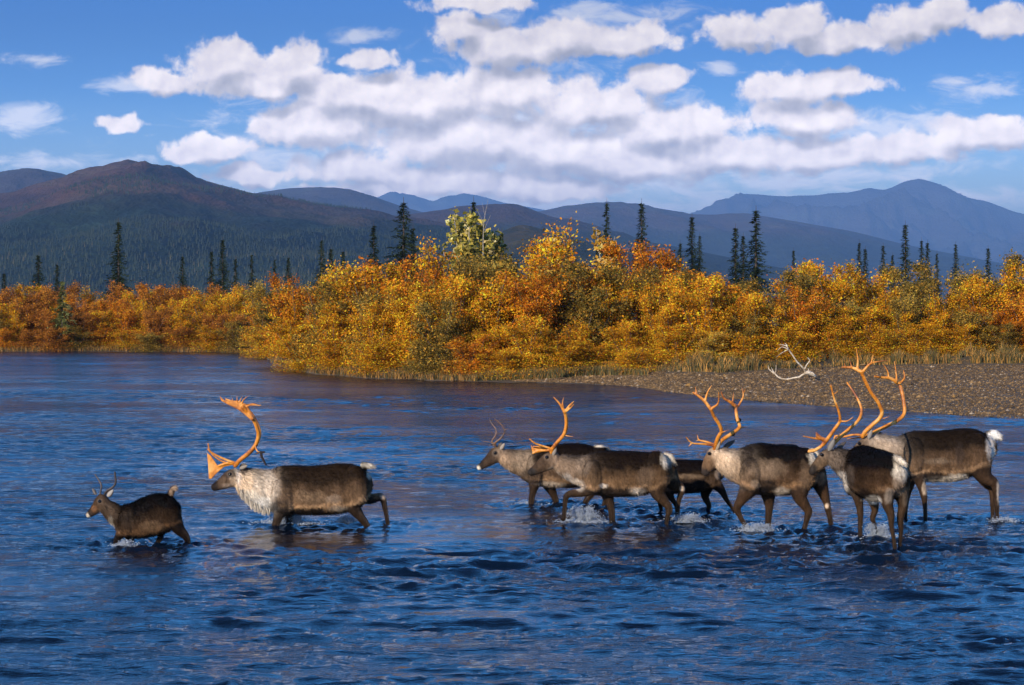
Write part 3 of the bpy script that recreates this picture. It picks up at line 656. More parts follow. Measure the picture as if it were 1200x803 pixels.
W_ = tuple(C_WHITE); PALE = (.50, .40, .30)
SPECS = [
 dict(frame=1, wl=638, root=560, label='dark young caribou with short dark spikes, leading the herd at the far left',
  torso=[(365,420,640,.10),(430,375,660,.14),(520,350,665,.165),(620,308,650,.175),(720,274,620,.165),(800,288,570,.145),(845,345,510,.09)],
  neck=[(410,500,100,.115),(345,470,88,.095),(290,425,74,.078),(240,385,62,.07)],
  head=[(228,335,60,.066),(200,365,58,.066),(168,402,46,.05),(132,440,34,.04),(102,462,27,.036)],
  blobs=[(800,440,80,130,.085,-.07),(800,440,80,130,.085,.07),(420,530,70,110,.07,-.08)],
  legs=[(-.07,(400,600,58),(355,650,34),(332,710,26),(322,800,22)),(.07,(440,620,55),(462,700,30),(460,800,22)),
        (.07,(690,560,70),(715,640,30),(690,710,22),(680,800,20)),(-.06,(815,480,85),(870,580,56),(925,640,38),(950,700,26),(930,800,22))],
  tail=[(795,300,24),(812,250,20),(842,222,17)],
  pal=dict(back=(.022,.015,.012),flank=(.042,.028,.020),tan=(.085,.052,.032),belly=(.012,.010,.009),neck=(.075,.055,.042),neck_top=(.03,.022,.018),neck_low=(.45,.38,.32),head=(.075,.048,.032),muzzle=(.03,.02,.016),leg=(.02,.014,.012),legd=(.014,.010,.009),tail=(.30,.20,.13)),
  patches=[(285,575,34,75,W_,.9),(640,560,85,48,(.20,.12,.065),.7),(430,480,50,80,(.10,.07,.05),.3),(148,408,22,26,(.28,.13,.06),.6),(845,215,22,22,(.55,.4,.28),.8)],
  nosewhite=1, eyes=[(196,348,-.062),(236,348,.062)],
  ears=[(262,305,312,248,32,-.06,-.09,(.62,.56,.5),(.05,.035,.03)),(165,290,132,238,18,.05,.12,(.25,.22,.2),(.05,.035,.03))],
  antlers=[dict(frame=1,mat=M_ANTD,strokes=[([(240,285),(262,255),(305,228),(332,185),(325,100)],.016,.012,-.03,-.10)]),
           dict(frame=1,mat=M_ANTD,strokes=[([(200,285),(205,250),(210,212),(185,160),(155,118)],.014,.009,.04,.12),([(165,290),(150,262),(140,232)],.006,.004,.05,.06)])]),
 dict(frame=2, wl=616, root=640, label='large bull with white neck and huge palmed antlers, wading second from the left',
  torso=[(385,436,630,.15),(430,410,655,.21),(500,403,661,.25),(600,406,664,.28),(700,398,662,.28),(780,389,645,.25),(850,393,600,.21),(888,422,545,.14)],
  neck=[(420,538,114,.18),(345,525,104,.15),(285,498,88,.12),(238,466,62,.095)],
  head=[(215,462,45,.085),(190,470,47,.085),(165,482,42,.072),(138,497,32,.055),(114,510,25,.046),(94,519,20,.042)],
  blobs=[(825,515,72,115,.11,-.12),(825,515,72,115,.11,.12),(455,560,62,95,.10,-.15),(455,560,62,95,.10,.15)],
  legs=[(-.13,(450,600,55),(430,670,28),(410,730,20),(395,800,16)),(.13,(470,610,50),(486,680,24),(478,740,18),(470,800,15)),
        (-.12,(805,560,66),(825,625,40),(858,672,26),(892,720,19),(905,780,15)),(.12,(850,555,55),(910,578,30),(968,570,22),(985,620,15),(1000,700,12),(1008,770,12))],
  tail=[(868,402,16),(892,405,18),(922,406,9)],
  pal=dict(back=(.085,.058,.040),flank=(.125,.085,.058),tan=(.26,.18,.115),neck=(.56,.45,.34),neck_top=(.32,.25,.18),neck_low=(.72,.62,.49),head=(.09,.065,.05),muzzle=(.022,.016,.014),leg=(.05,.034,.026)),
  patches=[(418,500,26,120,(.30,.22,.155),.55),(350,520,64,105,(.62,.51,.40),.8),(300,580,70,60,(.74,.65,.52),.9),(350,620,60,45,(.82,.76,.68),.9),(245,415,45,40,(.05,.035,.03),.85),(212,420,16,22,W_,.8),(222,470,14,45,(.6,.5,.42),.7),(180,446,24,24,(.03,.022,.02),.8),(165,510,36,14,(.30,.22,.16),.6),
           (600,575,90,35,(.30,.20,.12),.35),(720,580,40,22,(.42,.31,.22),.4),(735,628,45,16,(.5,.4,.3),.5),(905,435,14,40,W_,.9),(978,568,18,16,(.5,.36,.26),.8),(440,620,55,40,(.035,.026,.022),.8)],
  beard=([(222,520),(258,562),(300,592),(345,615),(385,630)],2600,.125), hairlen=1.25,
  eyes=[(176,450,-.074),(176,450,.074)],
  ears=[(228,420,268,404,16,-.07,-.13,(.45,.38,.3),(.06,.045,.035)),(228,415,262,396,16,.07,.13,(.45,.38,.3),(.06,.045,.035))],
  antlers=[dict(frame=2,side=1,strokes=[([(205,405),(225,380),(270,342),(308,302),(325,250),(317,205),(298,162),(272,128),(245,100)],.030,.024,-.05,-.33),
              ('p',[(125,48),(150,64),(185,68),(215,72),(240,78),(265,88),(282,118),(302,160),(288,170),(250,134),(215,110),(170,88),(130,66)],.022,-.31),
              ([(160,72),(150,48)],.010,.005,-.31,-.31),([(192,75),(188,50)],.010,.005,-.31,-.31),([(215,78),(212,42)],.012,.005,-.31,-.33),([(236,85),(248,60),(272,40)],.013,.005,-.31,-.36),([(262,98),(285,88),(340,90)],.015,.006,-.31,-.36),([(135,58),(124,44)],.012,.006,-.31,-.31),
              ([(318,342),(335,335),(352,338)],.010,.008,-.2,-.24),([(308,302),(320,330),(345,338)],.012,.008,-.2,-.24),
              ([(205,398),(165,392),(120,405)],.020,.016,-.05,-.04),('p',[(56,338),(62,400),(66,472),(78,476),(110,442),(145,412),(188,402),(188,390),(140,402),(112,404),(76,352)],.020,-.03),
              ([(205,392),(150,372),(100,348),(70,326),(62,290)],.019,.009,-.06,-.10)]),
           dict(frame=2,side=1,strokes=[([(205,402),(232,374),(280,338),(314,292),(332,240),(322,195),(300,150),(275,118),(255,95)],.026,.020,.05,.33),
              ('p',[(150,52),(190,64),(225,66),(262,84),(285,112),(270,120),(220,104),(160,78)],.02,.33),([(262,90),(300,82),(330,94)],.014,.006,.33,.36),([(225,72),(240,45)],.011,.005,.33,.33),
              ([(205,400),(150,388),(100,362),(58,318)],.016,.008,.05,.08)])],
  velvet=[(22,[([(560,250),(600,245),(640,240)],.008,.014,-.24),([(610,245),(615,280),(640,330),(655,360)],.020,.012,-.24),([(655,355),(680,375),(715,378)],.006,.004,-.22)])]),
 dict(frame=3, wl=592, root=590, label='caribou with thin brown antlers, half hidden behind the single-beamed bull',
  torso=[(330,400,560,.13),(380,368,588,.18),(460,347,600,.215),(560,338,605,.235),(650,333,602,.235),(730,335,572,.2),(790,350,520,.165),(835,385,460,.09)],
  neck=[(380,462,96,.15),(310,452,80,.115),(248,432,64,.092),(210,418,50,.08)],
  head=[(196,388,42,.074),(166,402,45,.075),(136,426,39,.064),(106,450,29,.05),(78,470,22,.041),(60,481,18,.036)],
  blobs=[(790,440,60,100,.09,-.1),(790,440,60,100,.09,.1),(400,490,50,90,.08,-.13),(400,490,50,90,.08,.13)],
  legs=[(-.11,(400,545,50),(388,620,26),(377,680,20),(368,790,16)),(.11,(475,570,48),(508,640,26),(530,700,19),(542,790,16)),
        (.11,(760,520,62),(758,600,36),(735,650,23),(700,700,18),(690,790,15)),(-.11,(800,500,60),(815,600,35),(835,650,22),(815,720,16),(810,800,15))],
  tail=[(815,365,14),(845,378,14),(858,400,8)],
  pal=dict(back=(.038,.027,.02),flank=(.075,.052,.038),tan=(.15,.105,.07),belly=(.025,.018,.015),neck=(.27,.20,.145),neck_top=(.11,.08,.06),neck_low=(.62,.52,.42),head=(.055,.040,.032),muzzle=(.03,.022,.018),leg=(.06,.04,.03)),
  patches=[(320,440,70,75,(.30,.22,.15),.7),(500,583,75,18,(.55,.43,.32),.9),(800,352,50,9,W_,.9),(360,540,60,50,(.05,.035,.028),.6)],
  nosewhite=1, eyes=[(158,394,-.066),(158,394,.066)],
  ears=[(188,372,214,334,18,-.06,-.10,(.62,.52,.42),(.12,.09,.07)),(176,362,196,330,16,.06,.12,(.3,.25,.2),(.07,.05,.04))],
  antlers=[dict(frame=3,mat=M_ANTB,strokes=[([(160,350),(158,330),(190,305),(215,262),(192,218),(155,188)],.018,.008,-.04,-.16),([(213,258),(242,240)],.008,.004,-.13,-.14),([(158,335),(125,328),(72,320)],.011,.006,-.04,-.06)]),
           dict(frame=3,mat=M_ANTB,strokes=[([(150,348),(138,322),(160,285),(162,250),(136,215),(122,184)],.016,.007,.04,.17),([(150,338),(120,345)],.009,.005,.04,.05)])]),
 dict(frame=4, wl=613, root=580, label='brown bull lifting a foreleg, one tall forked orange antler over its back',
  torso=[(340,405,558,.15),(388,362,586,.205),(460,346,598,.245),(560,346,603,.27),(650,348,596,.27),(730,351,565,.24),(785,363,530,.19),(825,398,490,.11)],
  neck=[(400,465,104,.165),(335,455,86,.135),(272,438,70,.11),(222,415,54,.09)],
  head=[(194,390,44,.082),(162,402,48,.082),(132,420,42,.068),(102,440,33,.055),(76,457,26,.045),(58,467,20,.04)],
  blobs=[(752,455,70,110,.11,-.12),(752,455,70,110,.11,.12),(400,490,60,95,.10,-.14),(400,490,60,95,.10,.14)],
  legs=[(-.13,(405,545,52),(340,577,27),(262,590,20),(245,650,14),(240,716,14)),(.06,(470,560,48),(495,635,25),(506,700,20),(509,800,17)),
        (-.13,(758,500,78),(762,580,46),(800,630,28),(822,668,23),(812,720,14),(800,810,13)),(.12,(815,480,62),(850,530,42),(892,558,22),(876,620,15),(868,700,13),(865,790,13))],
  tail=[(800,372,18),(832,385,18),(856,420,9)],
  pal=dict(back=(.050,.034,.024),flank=(.115,.076,.048),tan=(.20,.135,.085),neck=(.22,.165,.125),neck_top=(.10,.075,.058),neck_low=(.62,.52,.42),head=(.07,.050,.038),leg=(.085,.055,.036)),
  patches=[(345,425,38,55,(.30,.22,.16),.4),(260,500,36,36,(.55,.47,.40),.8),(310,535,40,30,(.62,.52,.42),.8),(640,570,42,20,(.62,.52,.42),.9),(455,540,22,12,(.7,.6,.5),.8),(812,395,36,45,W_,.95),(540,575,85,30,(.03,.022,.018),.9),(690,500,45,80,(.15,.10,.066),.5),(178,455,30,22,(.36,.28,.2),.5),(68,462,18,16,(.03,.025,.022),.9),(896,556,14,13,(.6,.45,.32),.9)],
  eyes=[(146,382,-.075),(146,382,.075)],
  ears=[(180,372,196,318,17,-.07,-.09,(.5,.42,.34),(.10,.075,.06)),(176,360,200,326,16,.06,.12,(.3,.25,.2),(.07,.05,.04))],
  antlers=[dict(frame=4,strokes=[([(172,355),(180,330),(205,298),(240,255),(253,205),(250,155),(240,122)],.027,.022,-.05,-.28),([(242,130),(218,88),(184,50)],.022,.008,-.28,-.3),([(235,108),(233,80),(239,52)],.014,.006,-.28,-.29),([(246,132),(268,98),(296,72)],.017,.006,-.28,-.33),([(256,128),(278,108),(294,90)],.012,.006,-.29,-.36),
              ([(178,342),(140,345),(100,346),(70,360)],.018,.014,-.05,-.04),('p',[(56,312),(68,366),(84,360),(130,350),(150,338),(100,334),(74,330)],.018,-.04),([(176,336),(110,316),(80,305),(50,282)],.016,.010,-.06,-.12),([(250,262),(270,266),(292,268)],.009,.005,-.24,-.27)]),
           dict(frame=4,strokes=[([(176,350),(184,328),(210,294),(244,250),(257,200),(253,150),(244,120)],.024,.018,.05,.28),([(244,126),(222,92),(200,68)],.016,.007,.28,.28),([(250,126),(272,100),(290,82)],.014,.006,.28,.3),([(178,340),(120,328),(70,322)],.015,.008,.05,.06),([(256,256),(292,254)],.008,.005,.24,.27)])]),
 dict(frame=5, wl=600, root=180, label='dark caribou with only its hindquarters visible, walking between two orange-antlered bulls', hairs=16000,
  torso=[(-150,185,430,.12),(-60,158,465,.165),(100,150,470,.185),(250,150,466,.185),(370,154,440,.17),(455,172,400,.14),(505,215,340,.08)],
  neck=[(-120,300,100,.12),(-210,270,80,.10),(-290,250,66,.08),(-330,240,56,.07)],
  head=[(-350,240,52,.066),(-385,260,50,.064),(-420,285,42,.052),(-455,310,32,.043),(-480,325,26,.037)],
  blobs=[(440,310,65,110,.07,-.08),(440,310,65,110,.07,.08)],
  legs=[(.10,(385,400,75),(372,500,40),(408,580,28),(388,650,22),(378,760,20)),(-.10,(440,350,80),(520,430,44),(575,530,26),(622,600,18),(652,660,16),(662,760,16)),
        (-.10,(10,420,60),(60,520,30),(105,600,22),(110,760,20)),(.10,(-60,420,60),(-50,560,28),(-40,650,20),(-40,760,20))],
  tail=[(490,215,20),(512,260,24),(510,330,14)],
  pal=dict(back=(.030,.022,.017),flank=(.058,.040,.028),tan=(.10,.068,.044),belly=(.014,.011,.010),neck=(.2,.15,.11),leg=(.026,.018,.015),legd=(.018,.013,.011)),
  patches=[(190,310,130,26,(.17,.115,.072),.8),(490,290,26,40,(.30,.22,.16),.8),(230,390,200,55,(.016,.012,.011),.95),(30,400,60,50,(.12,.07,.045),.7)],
  eyes=[(-375,225,-.058),(-375,225,.058)], ears=[(-340,200,-300,170,22,-.05,-.09,(.4,.33,.27),(.06,.045,.035)),(-340,200,-300,170,22,.05,.09,(.4,.33,.27),(.06,.045,.035))]),
 dict(frame=6, wl=620, root=500, label='bull with a pale neck, lowered head and two forked orange antlers with dark bands',
  torso=[(318,372,528,.155),(350,332,548,.215),(400,317,562,.255),(470,324,566,.28),(540,323,563,.28),(600,327,545,.25),(645,342,500,.2),(675,372,450,.11)],
  neck=[(355,438,98,.17),(298,424,80,.14),(248,402,64,.112),(214,378,48,.09)],
  head=[(205,360,36,.082),(191,377,38,.082),(174,401,36,.070),(160,424,30,.056),(151,444,24,.047),(146,458,19,.042)],
  blobs=[(612,435,60,98,.11,-.12),(612,435,60,98,.11,.12),(360,470,52,85,.10,-.15),(360,470,52,85,.10,.15)],
  legs=[(-.13,(360,520,52),(312,592,25),(296,626,20),(312,668,13),(336,712,13),(345,770,12)),(.11,(440,540,44),(447,615,22),(443,680,17),(440,780,14)),
        (-.13,(590,495,68),(592,570,38),(618,615,25),(632,642,21),(621,690,14),(606,750,13),(600,810,12)),(.13,(665,460,55),(690,520,38),(714,588,21),(723,625,17),(736,690,13),(744,790,12))],
  tail=[(648,352,15),(668,374,17),(668,405,9)],
  pal=dict(back=(.024,.017,.013),flank=(.070,.046,.031),tan=(.17,.112,.07),belly=(.014,.011,.010),neck=(.52,.41,.31),neck_top=(.42,.33,.25),neck_low=(.74,.65,.54),head=(.15,.10,.066),leg=(.095,.058,.037)),
  patches=[(440,450,75,45,(.27,.185,.12),.55),(660,385,28,40,W_,.95),(500,543,36,20,(.66,.53,.40),.9),(440,520,60,30,(.014,.011,.010),.9),(378,510,22,20,(.38,.27,.18),.7),(240,345,28,22,(.10,.075,.06),.6),(150,458,18,18,(.035,.026,.022),.9),(340,380,30,60,(.02,.014,.012),.7),(717,616,9,12,(.62,.46,.33),.9),(690,490,22,30,(.30,.19,.12),.6),(615,470,28,60,(.18,.12,.078),.5)],  # light mid-flank ellipse paints in sun glare thrown up from the water
  eyes=[(166,368,-.075),(168,366,.075)],
  ears=[(198,352,216,300,16,-.07,-.10,(.62,.48,.34),(.10,.07,.05)),(232,342,286,306,15,.08,.15,(.12,.09,.07),(.05,.04,.03))],
  antlers=[dict(frame=61,strokes=[([(318,575),(330,525),(350,475),(371,440),(356,388),(312,320),(290,265)],.028,.022,-.05,-.30),([(290,268),(242,205),(190,160),(150,135)],.024,.014,-.30,-.26),([(178,152),(166,92)],.014,.006,-.27,-.27),([(242,205),(262,135),(293,80)],.018,.006,-.29,-.32),([(292,262),(345,218),(350,132)],.020,.006,-.3,-.38),([(371,448),(436,425)],.010,.004,-.22,-.28),
              ([(318,550),(230,538),(140,530),(92,482)],.019,.007,-.05,-.14),([(140,530),(115,556)],.012,.006,-.11,-.11)]),
           dict(frame=61,label='orange antler crossed by two dark bands',strokes=[([(335,560),(380,505),(450,458),(512,408),(500,360),(488,300),(485,240)],.026,.022,.05,.30),([(487,245),(432,203),(392,180),(368,128)],.026,.008,.30,.24),([(458,215),(467,135)],.012,.005,.29,.29),([(500,245),(532,190),(542,155),(534,98)],.017,.006,.31,.36),([(542,155),(558,104)],.010,.005,.35,.38),([(512,410),(572,404)],.011,.005,.24,.30),
              ([(325,545),(250,520),(195,506),(182,468)],.018,.007,.05,.10),([(198,507),(172,514)],.010,.005,.10,.11)])],
  velvet=[(61,[([(463,222),(468,236),(472,250)],.028,.028,.305)]),(61,[([(490,348),(512,350)],.026,.026,.30)]),(61,[([(452,455),(462,462)],.030,.026,.22)])]),
 dict(frame=7, wl=637, root=500, label='dark bull seen from behind, white rump towards the camera and head turned left', lat=(.955,.30,0), hlat=(0.15,1,0), flow=(0.35,-0.6,-0.65),
  torso=[(385,178,432,.18,.60),(405,161,455,.22,.45),(445,172,476,.26,.2),(495,186,494,.275,-.05),(540,199,482,.25,-.28),(575,213,455,.21,-.44),(600,242,420,.15,-.55)],
  neck=[(365,300,112,.17,.55),(325,278,92,.14,.66),(282,252,74,.12,.74),(242,232,60,.10,.78)],
  head=[(216,214,42,.083,.80),(192,232,45,.083,.80),(162,260,38,.068,.80),(136,285,32,.055,.80),(118,304,25,.046,.80),(108,317,20,.041,.80)],
  blobs=[(540,385,62,125,.11,-.36),(628,380,58,115,.11,-.30),(340,370,48,90,.13,.5)],
  legs=[(-.48,(545,420,66),(552,505,40),(572,570,27),(576,640,17),(590,720,14),(598,800,14),(600,860,14)),(-.38,(632,420,56),(642,515,34),(628,590,25),(632,660,16),(626,740,14),(622,840,14)),
        (.55,(365,410,52),(385,500,29),(393,580,20),(392,650,16),(392,780,14)),(.60,(465,470,46),(478,540,24),(464,590,18),(478,630,13),(486,690,12))],
  tail=[(600,235,22,None,-.60),(628,252,24,None,-.70),(655,270,14,None,-.76)],
  pal=dict(back=(.022,.015,.011),flank=(.048,.030,.019),tan=(.085,.056,.036),belly=(.02,.015,.012),neck=(.13,.105,.088),neck_top=(.06,.048,.04),neck_low=(.70,.62,.54),head=(.13,.095,.068),leg=(.085,.054,.035),tail=W_),
  patches=[(628,300,42,75,W_,.95),(615,400,38,60,(.34,.25,.18),.6),(462,482,44,26,(.72,.64,.55),.95),(415,440,45,28,(.014,.011,.010),.8),(560,450,26,45,(.34,.27,.21),.55),(268,340,45,26,(.66,.58,.5),.7),(300,390,26,40,(.72,.64,.55),.9),(120,306,24,24,(.03,.024,.02),.9),(335,360,26,70,(.11,.08,.06),.6),(655,460,22,60,(.2,.145,.1),.4)],
  eyes=[(166,216,.722),(172,214,.876)],
  ears=[(206,192,240,122,25,.73,.68,(.40,.36,.32),(.12,.10,.085)),(255,185,310,138,16,.86,.92,(.14,.11,.09),(.05,.04,.035))],
  antlers=[dict(frame=9,strokes=[([(215,745),(250,702),(300,632),(336,575),(325,500),(296,420),(270,318)],.027,.012,.74,.50),([(292,385),(322,360)],.009,.004,.54,.52),([(338,580),(390,577),(432,548)],.013,.005,.62,.56),([(215,748),(165,785),(115,800)],.022,.014,.74,.72),('p',[(105,785),(100,806),(150,806),(205,770),(190,755),(150,778)],.018,.73),
              ([(240,722),(160,705),(70,688)],.016,.008,.74,.68),('p',[(158,655),(172,662),(200,688),(240,706),(232,730),(190,708),(160,692)],.016,.70)]),
           dict(frame=9,strokes=[([(285,745),(340,690),(412,628),(472,568),(492,500),(470,430),(430,360),(388,300)],.027,.012,.85,1.15),([(472,575),(502,553)],.013,.006,1.0,1.02),([(290,735),(300,690),(330,680)],.014,.008,.86,.84)])]),
 dict(frame=8, wl=609, root=640, label='bull standing behind at the far right with the tallest palmed antlers of the herd',
  torso=[(325,150,400,.16),(388,94,420,.225),(460,85,426,.255),(560,86,430,.275),(660,76,428,.275),(760,66,398,.255),(850,73,360,.22),(910,102,305,.15),(932,140,265,.10)],
  neck=[(390,255,128,.18),(295,215,96,.14),(210,178,70,.11),(150,158,52,.092)],
  head=[(120,155,44,.085),(84,172,46,.085),(50,196,40,.07),(18,225,31,.056),(-10,248,25,.047),(-30,264,20,.042)],
  blobs=[(835,235,92,140,.12,-.12),(835,235,92,140,.12,.12),(410,250,72,120,.10,-.15),(410,250,72,120,.10,.15)],
  legs=[(-.13,(435,370,62),(456,450,34),(474,520,25),(482,600,17),(485,700,15),(486,800,14)),(.13,(380,390,55),(360,520,26),(350,620,18),(345,800,15)),
        (-.12,(845,310,98),(885,395,56),(948,442,35),(960,520,20),(965,600,17),(968,700,15),(970,790,14)),(.12,(850,350,70),(900,440,40),(932,480,27),(936,600,17),(938,690,15),(938,790,14))],
  tail=[(905,112,26),(948,110,32),(980,128,26)],
  pal=dict(back=(.060,.042,.030),flank=(.098,.066,.045),tan=(.16,.11,.072),neck=(.34,.28,.23),neck_top=(.25,.21,.175),neck_low=(.6,.52,.44),head=(.12,.09,.07),leg=(.085,.055,.038)),
  patches=[(610,410,110,22,(.72,.60,.47),.95),(690,392,60,20,(.72,.60,.47),.8),(540,385,95,26,(.03,.022,.018),.9),(748,402,14,20,(.75,.63,.5),.8),(925,195,34,85,(.62,.53,.45),.95),(950,112,50,36,(.84,.80,.74),1),(570,290,85,22,(.22,.16,.11),.5),(478,470,16,42,(.62,.46,.32),.8),(976,500,12,90,(.58,.47,.38),.8),(715,250,26,85,(.04,.028,.022),.6),(940,225,10,75,(.8,.75,.68),.8)],  # dark upright ellipse ahead of the haunch paints in a shaded fold
  eyes=[(40,170,-.078),(60,172,.078)],
  ears=[(102,140,124,72,21,-.08,-.11,(.50,.44,.38),(.16,.12,.1)),(150,128,192,96,18,.08,.15,(.10,.08,.06),(.05,.04,.03))],
  antlers=[dict(frame=9,strokes=[([(500,690),(520,655),(568,608),(622,560),(640,510),(612,440),(562,370),(522,292),(492,222)],.029,.026,-.06,-.34),([(492,222),(425,192),(352,188)],.027,.013,-.34,-.28),([(376,190),(368,160)],.011,.005,-.3,-.3),([(422,192),(404,130)],.012,.005,-.32,-.32),([(462,205),(465,130),(454,54)],.019,.006,-.33,-.34),([(498,225),(552,165),(600,150),(682,138)],.021,.005,-.34,-.40),([(562,160),(576,96)],.014,.005,-.37,-.39),([(650,560),(697,543)],.008,.004,-.2,-.26),
              ([(500,680),(430,678),(360,692),(300,685)],.018,.012,-.06,-.03),([(360,692),(330,668)],.01,.005,-.04,-.04)]),
           dict(frame=9,strokes=[([(520,690),(590,655),(682,610),(755,573),(802,520),(797,430),(778,340),(762,302)],.027,.025,.06,.36),([(760,305),(700,268),(640,262),(588,254)],.028,.013,.36,.28),([(690,262),(680,215),(650,168)],.014,.006,.33,.31),([(748,300),(742,225),(730,145)],.016,.006,.35,.36),([(770,308),(803,265),(796,212)],.019,.008,.36,.42),
              ([(515,692),(460,700),(390,706)],.016,.008,.06,.08)])]),
]
for s_ in SPECS: caribou(s_)
# ------------------------------------------------------------------ water
def build_water():
    u = np.unique(np.concatenate([np.geomspace(260, 14000, 40) * -1, np.arange(-260, 1461, 2.6), 1200 + np.geomspace(260, 14000, 40)]))
    Y = np.exp(np.arange(math.log(1.5), math.log(150), 0.0025))
    Y = Y[(Y < 9) == False]; Y = np.concatenate([np.linspace(1.5, 9, 20)[:-1], Y])
    U, YY = np.meshgrid(u, Y); X = (U - 600) / F * YY
    Z = np.zeros_like(X)
    wx = X + 0.35 * fbm(X / 1.4, YY / 1.4, 3, 71); wy = YY + 0.35 * fbm(X / 1.3, YY / 1.3, 3, 72)
    patch = np.clip(0.95 + 1.9 * fbm(X / 6.5, YY / 4.5, 4, 31), 0.35, 2.1)
    fade = lambda lam: 1 / (1 + (YY * 0.0025 * 1.4 / lam) ** 4)      # waves shorter than the sheet's own grid are left to the bump
    far = np.interp(YY, [15, 24, 31, 45, 90], [1.4, 1.4, 1.1, 1.35, 1.9])
    for lx, ly, amp, sd in ((6.5, 2.4, .010, 6), (2.6, 1.0, .0055, 1), (1.0, .42, .0082, 2), (.48, .225, .0130, 3), (.26, .13, .0112, 4), (.14, .085, .0062, 5)):
        n = vnoise(wx / lx + 3.1 * sd, wy / ly - 5.7 * sd, 40 + sd)
        rg = np.abs(vnoise(wx / lx * .8 - sd, wy / ly * .8 + sd, 60 + sd)) if ly < 1 else 0.147
        n = 0.9 * n + (0.22 - 1.5 * rg)                                       # sharp crests, wide troughs
        Z += amp * 1.7 * n * fade(ly) * (far if ly < 1.2 else 1)
    Z *= patch
    for (lx_, ly_) in LEGS:
        r = np.hypot(X - lx_, (YY - ly_))
        m_ = r < 1.8
        Z[m_] += (0.010 * np.exp(-r[m_] / 0.35) * np.cos(r[m_] * 2 * math.pi / 0.2) + 0.012 * np.exp(-r[m_] / .10))
        Z[m_] += 0.030 * np.exp(-(r[m_] / 0.8) ** 2) * (vnoise(X[m_] * 5, YY[m_] * 7, 5) + .6 * vnoise(X[m_] * 12, YY[m_] * 13, 9))
    V = np.stack([X, YY, Z], -1).reshape(-1, 3)
    me = mesh_np('river_water', V, grid_faces(len(Y), len(u)), True)
    m, t, bs = mat_new('river_water')
    tc = t.new('ShaderNodeTexCoord'); o = tc.outputs['Object']
    bs.inputs['Base Color'].default_value = (0.002, 0.007, 0.017, 1)
    geo = t.new('ShaderNodeSeparateXYZ'); t.l.new(o, geo.inputs[0])
    t.l.new(t.maprange(geo.outputs[1], 20, 75, 0.05, 0.13), bs.inputs['Roughness']); bs.inputs['IOR'].default_value = 1.42
    n1, _ = t.noise(t.vmath('MULTIPLY', o, (0.5, 1.0, 1)), 8.0, 5, 0.65, 0.2)
    n2, _ = t.noise(t.vmath('MULTIPLY', o, (0.45, 1.0, 1)), 1.7, 4, 0.6, 0.4)
    n3, _ = t.noise(t.vmath('MULTIPLY', o, (0.5, 1.0, 1)), 0.22, 4, 0.6, 0.3)
    st = t.maprange(n3, 0.35, 0.65, 0.35, 1.7)
    h = t.math('MULTIPLY_ADD', n2, 2.2, n1)
    h = t.math('MULTIPLY', t.math('MULTIPLY', h, st), t.maprange(geo.outputs[1], 20, 60, 1.0, 2.2))
    bump(t, bs, h, 1.0, 0.026)
    wo = link('river_water', me, m); tag(wo, kind='structure')
    me2 = mesh_np('river_water', [(-900, -60, 0), (900, -60, 0), (900, 1.5, 0), (-900, 1.5, 0)], [(0, 1, 2, 3)], False)
    w2 = link('river_water', me2, m); tag(w2, kind='structure')
build_water()

# ------------------------------------------------------------------ splashes
def splash_mat():
    m, t, bs = mat_new('splash'); bs.inputs['Base Color'].default_value = (0.72, 0.78, 0.86, 1)
    bs.inputs['Roughness'].default_value = 0.12; bs.inputs['Transmission Weight'].default_value = 0.6; bs.inputs['IOR'].default_value = 1.33
    return m
M_SPL = splash_mat()
OCT = np.array([(1,0,0),(-1,0,0),(0,1,0),(0,-1,0),(0,0,1),(0,0,-1)], float)
OCF = np.array([(0,2,4),(2,1,4),(1,3,4),(3,0,4),(2,0,5),(1,2,5),(3,1,5),(0,3,5)])
def drops(C, R, stretch=None, seedr=None):
    n = len(C); jit = rng.uniform(.7, 1.3, (n, 6, 1))
    V = OCT[None] * jit * R[:, None, None]
    if stretch is not None: V = V * (1 + 0) + np.sum(V * stretch[:, None, :], -1, keepdims=True) * stretch[:, None, :] * 1.6
    V = V + C[:, None, :]
    Fc = (OCF[None] + np.arange(n)[:, None, None] * 6).reshape(-1, 3)
    return V.reshape(-1, 3), Fc
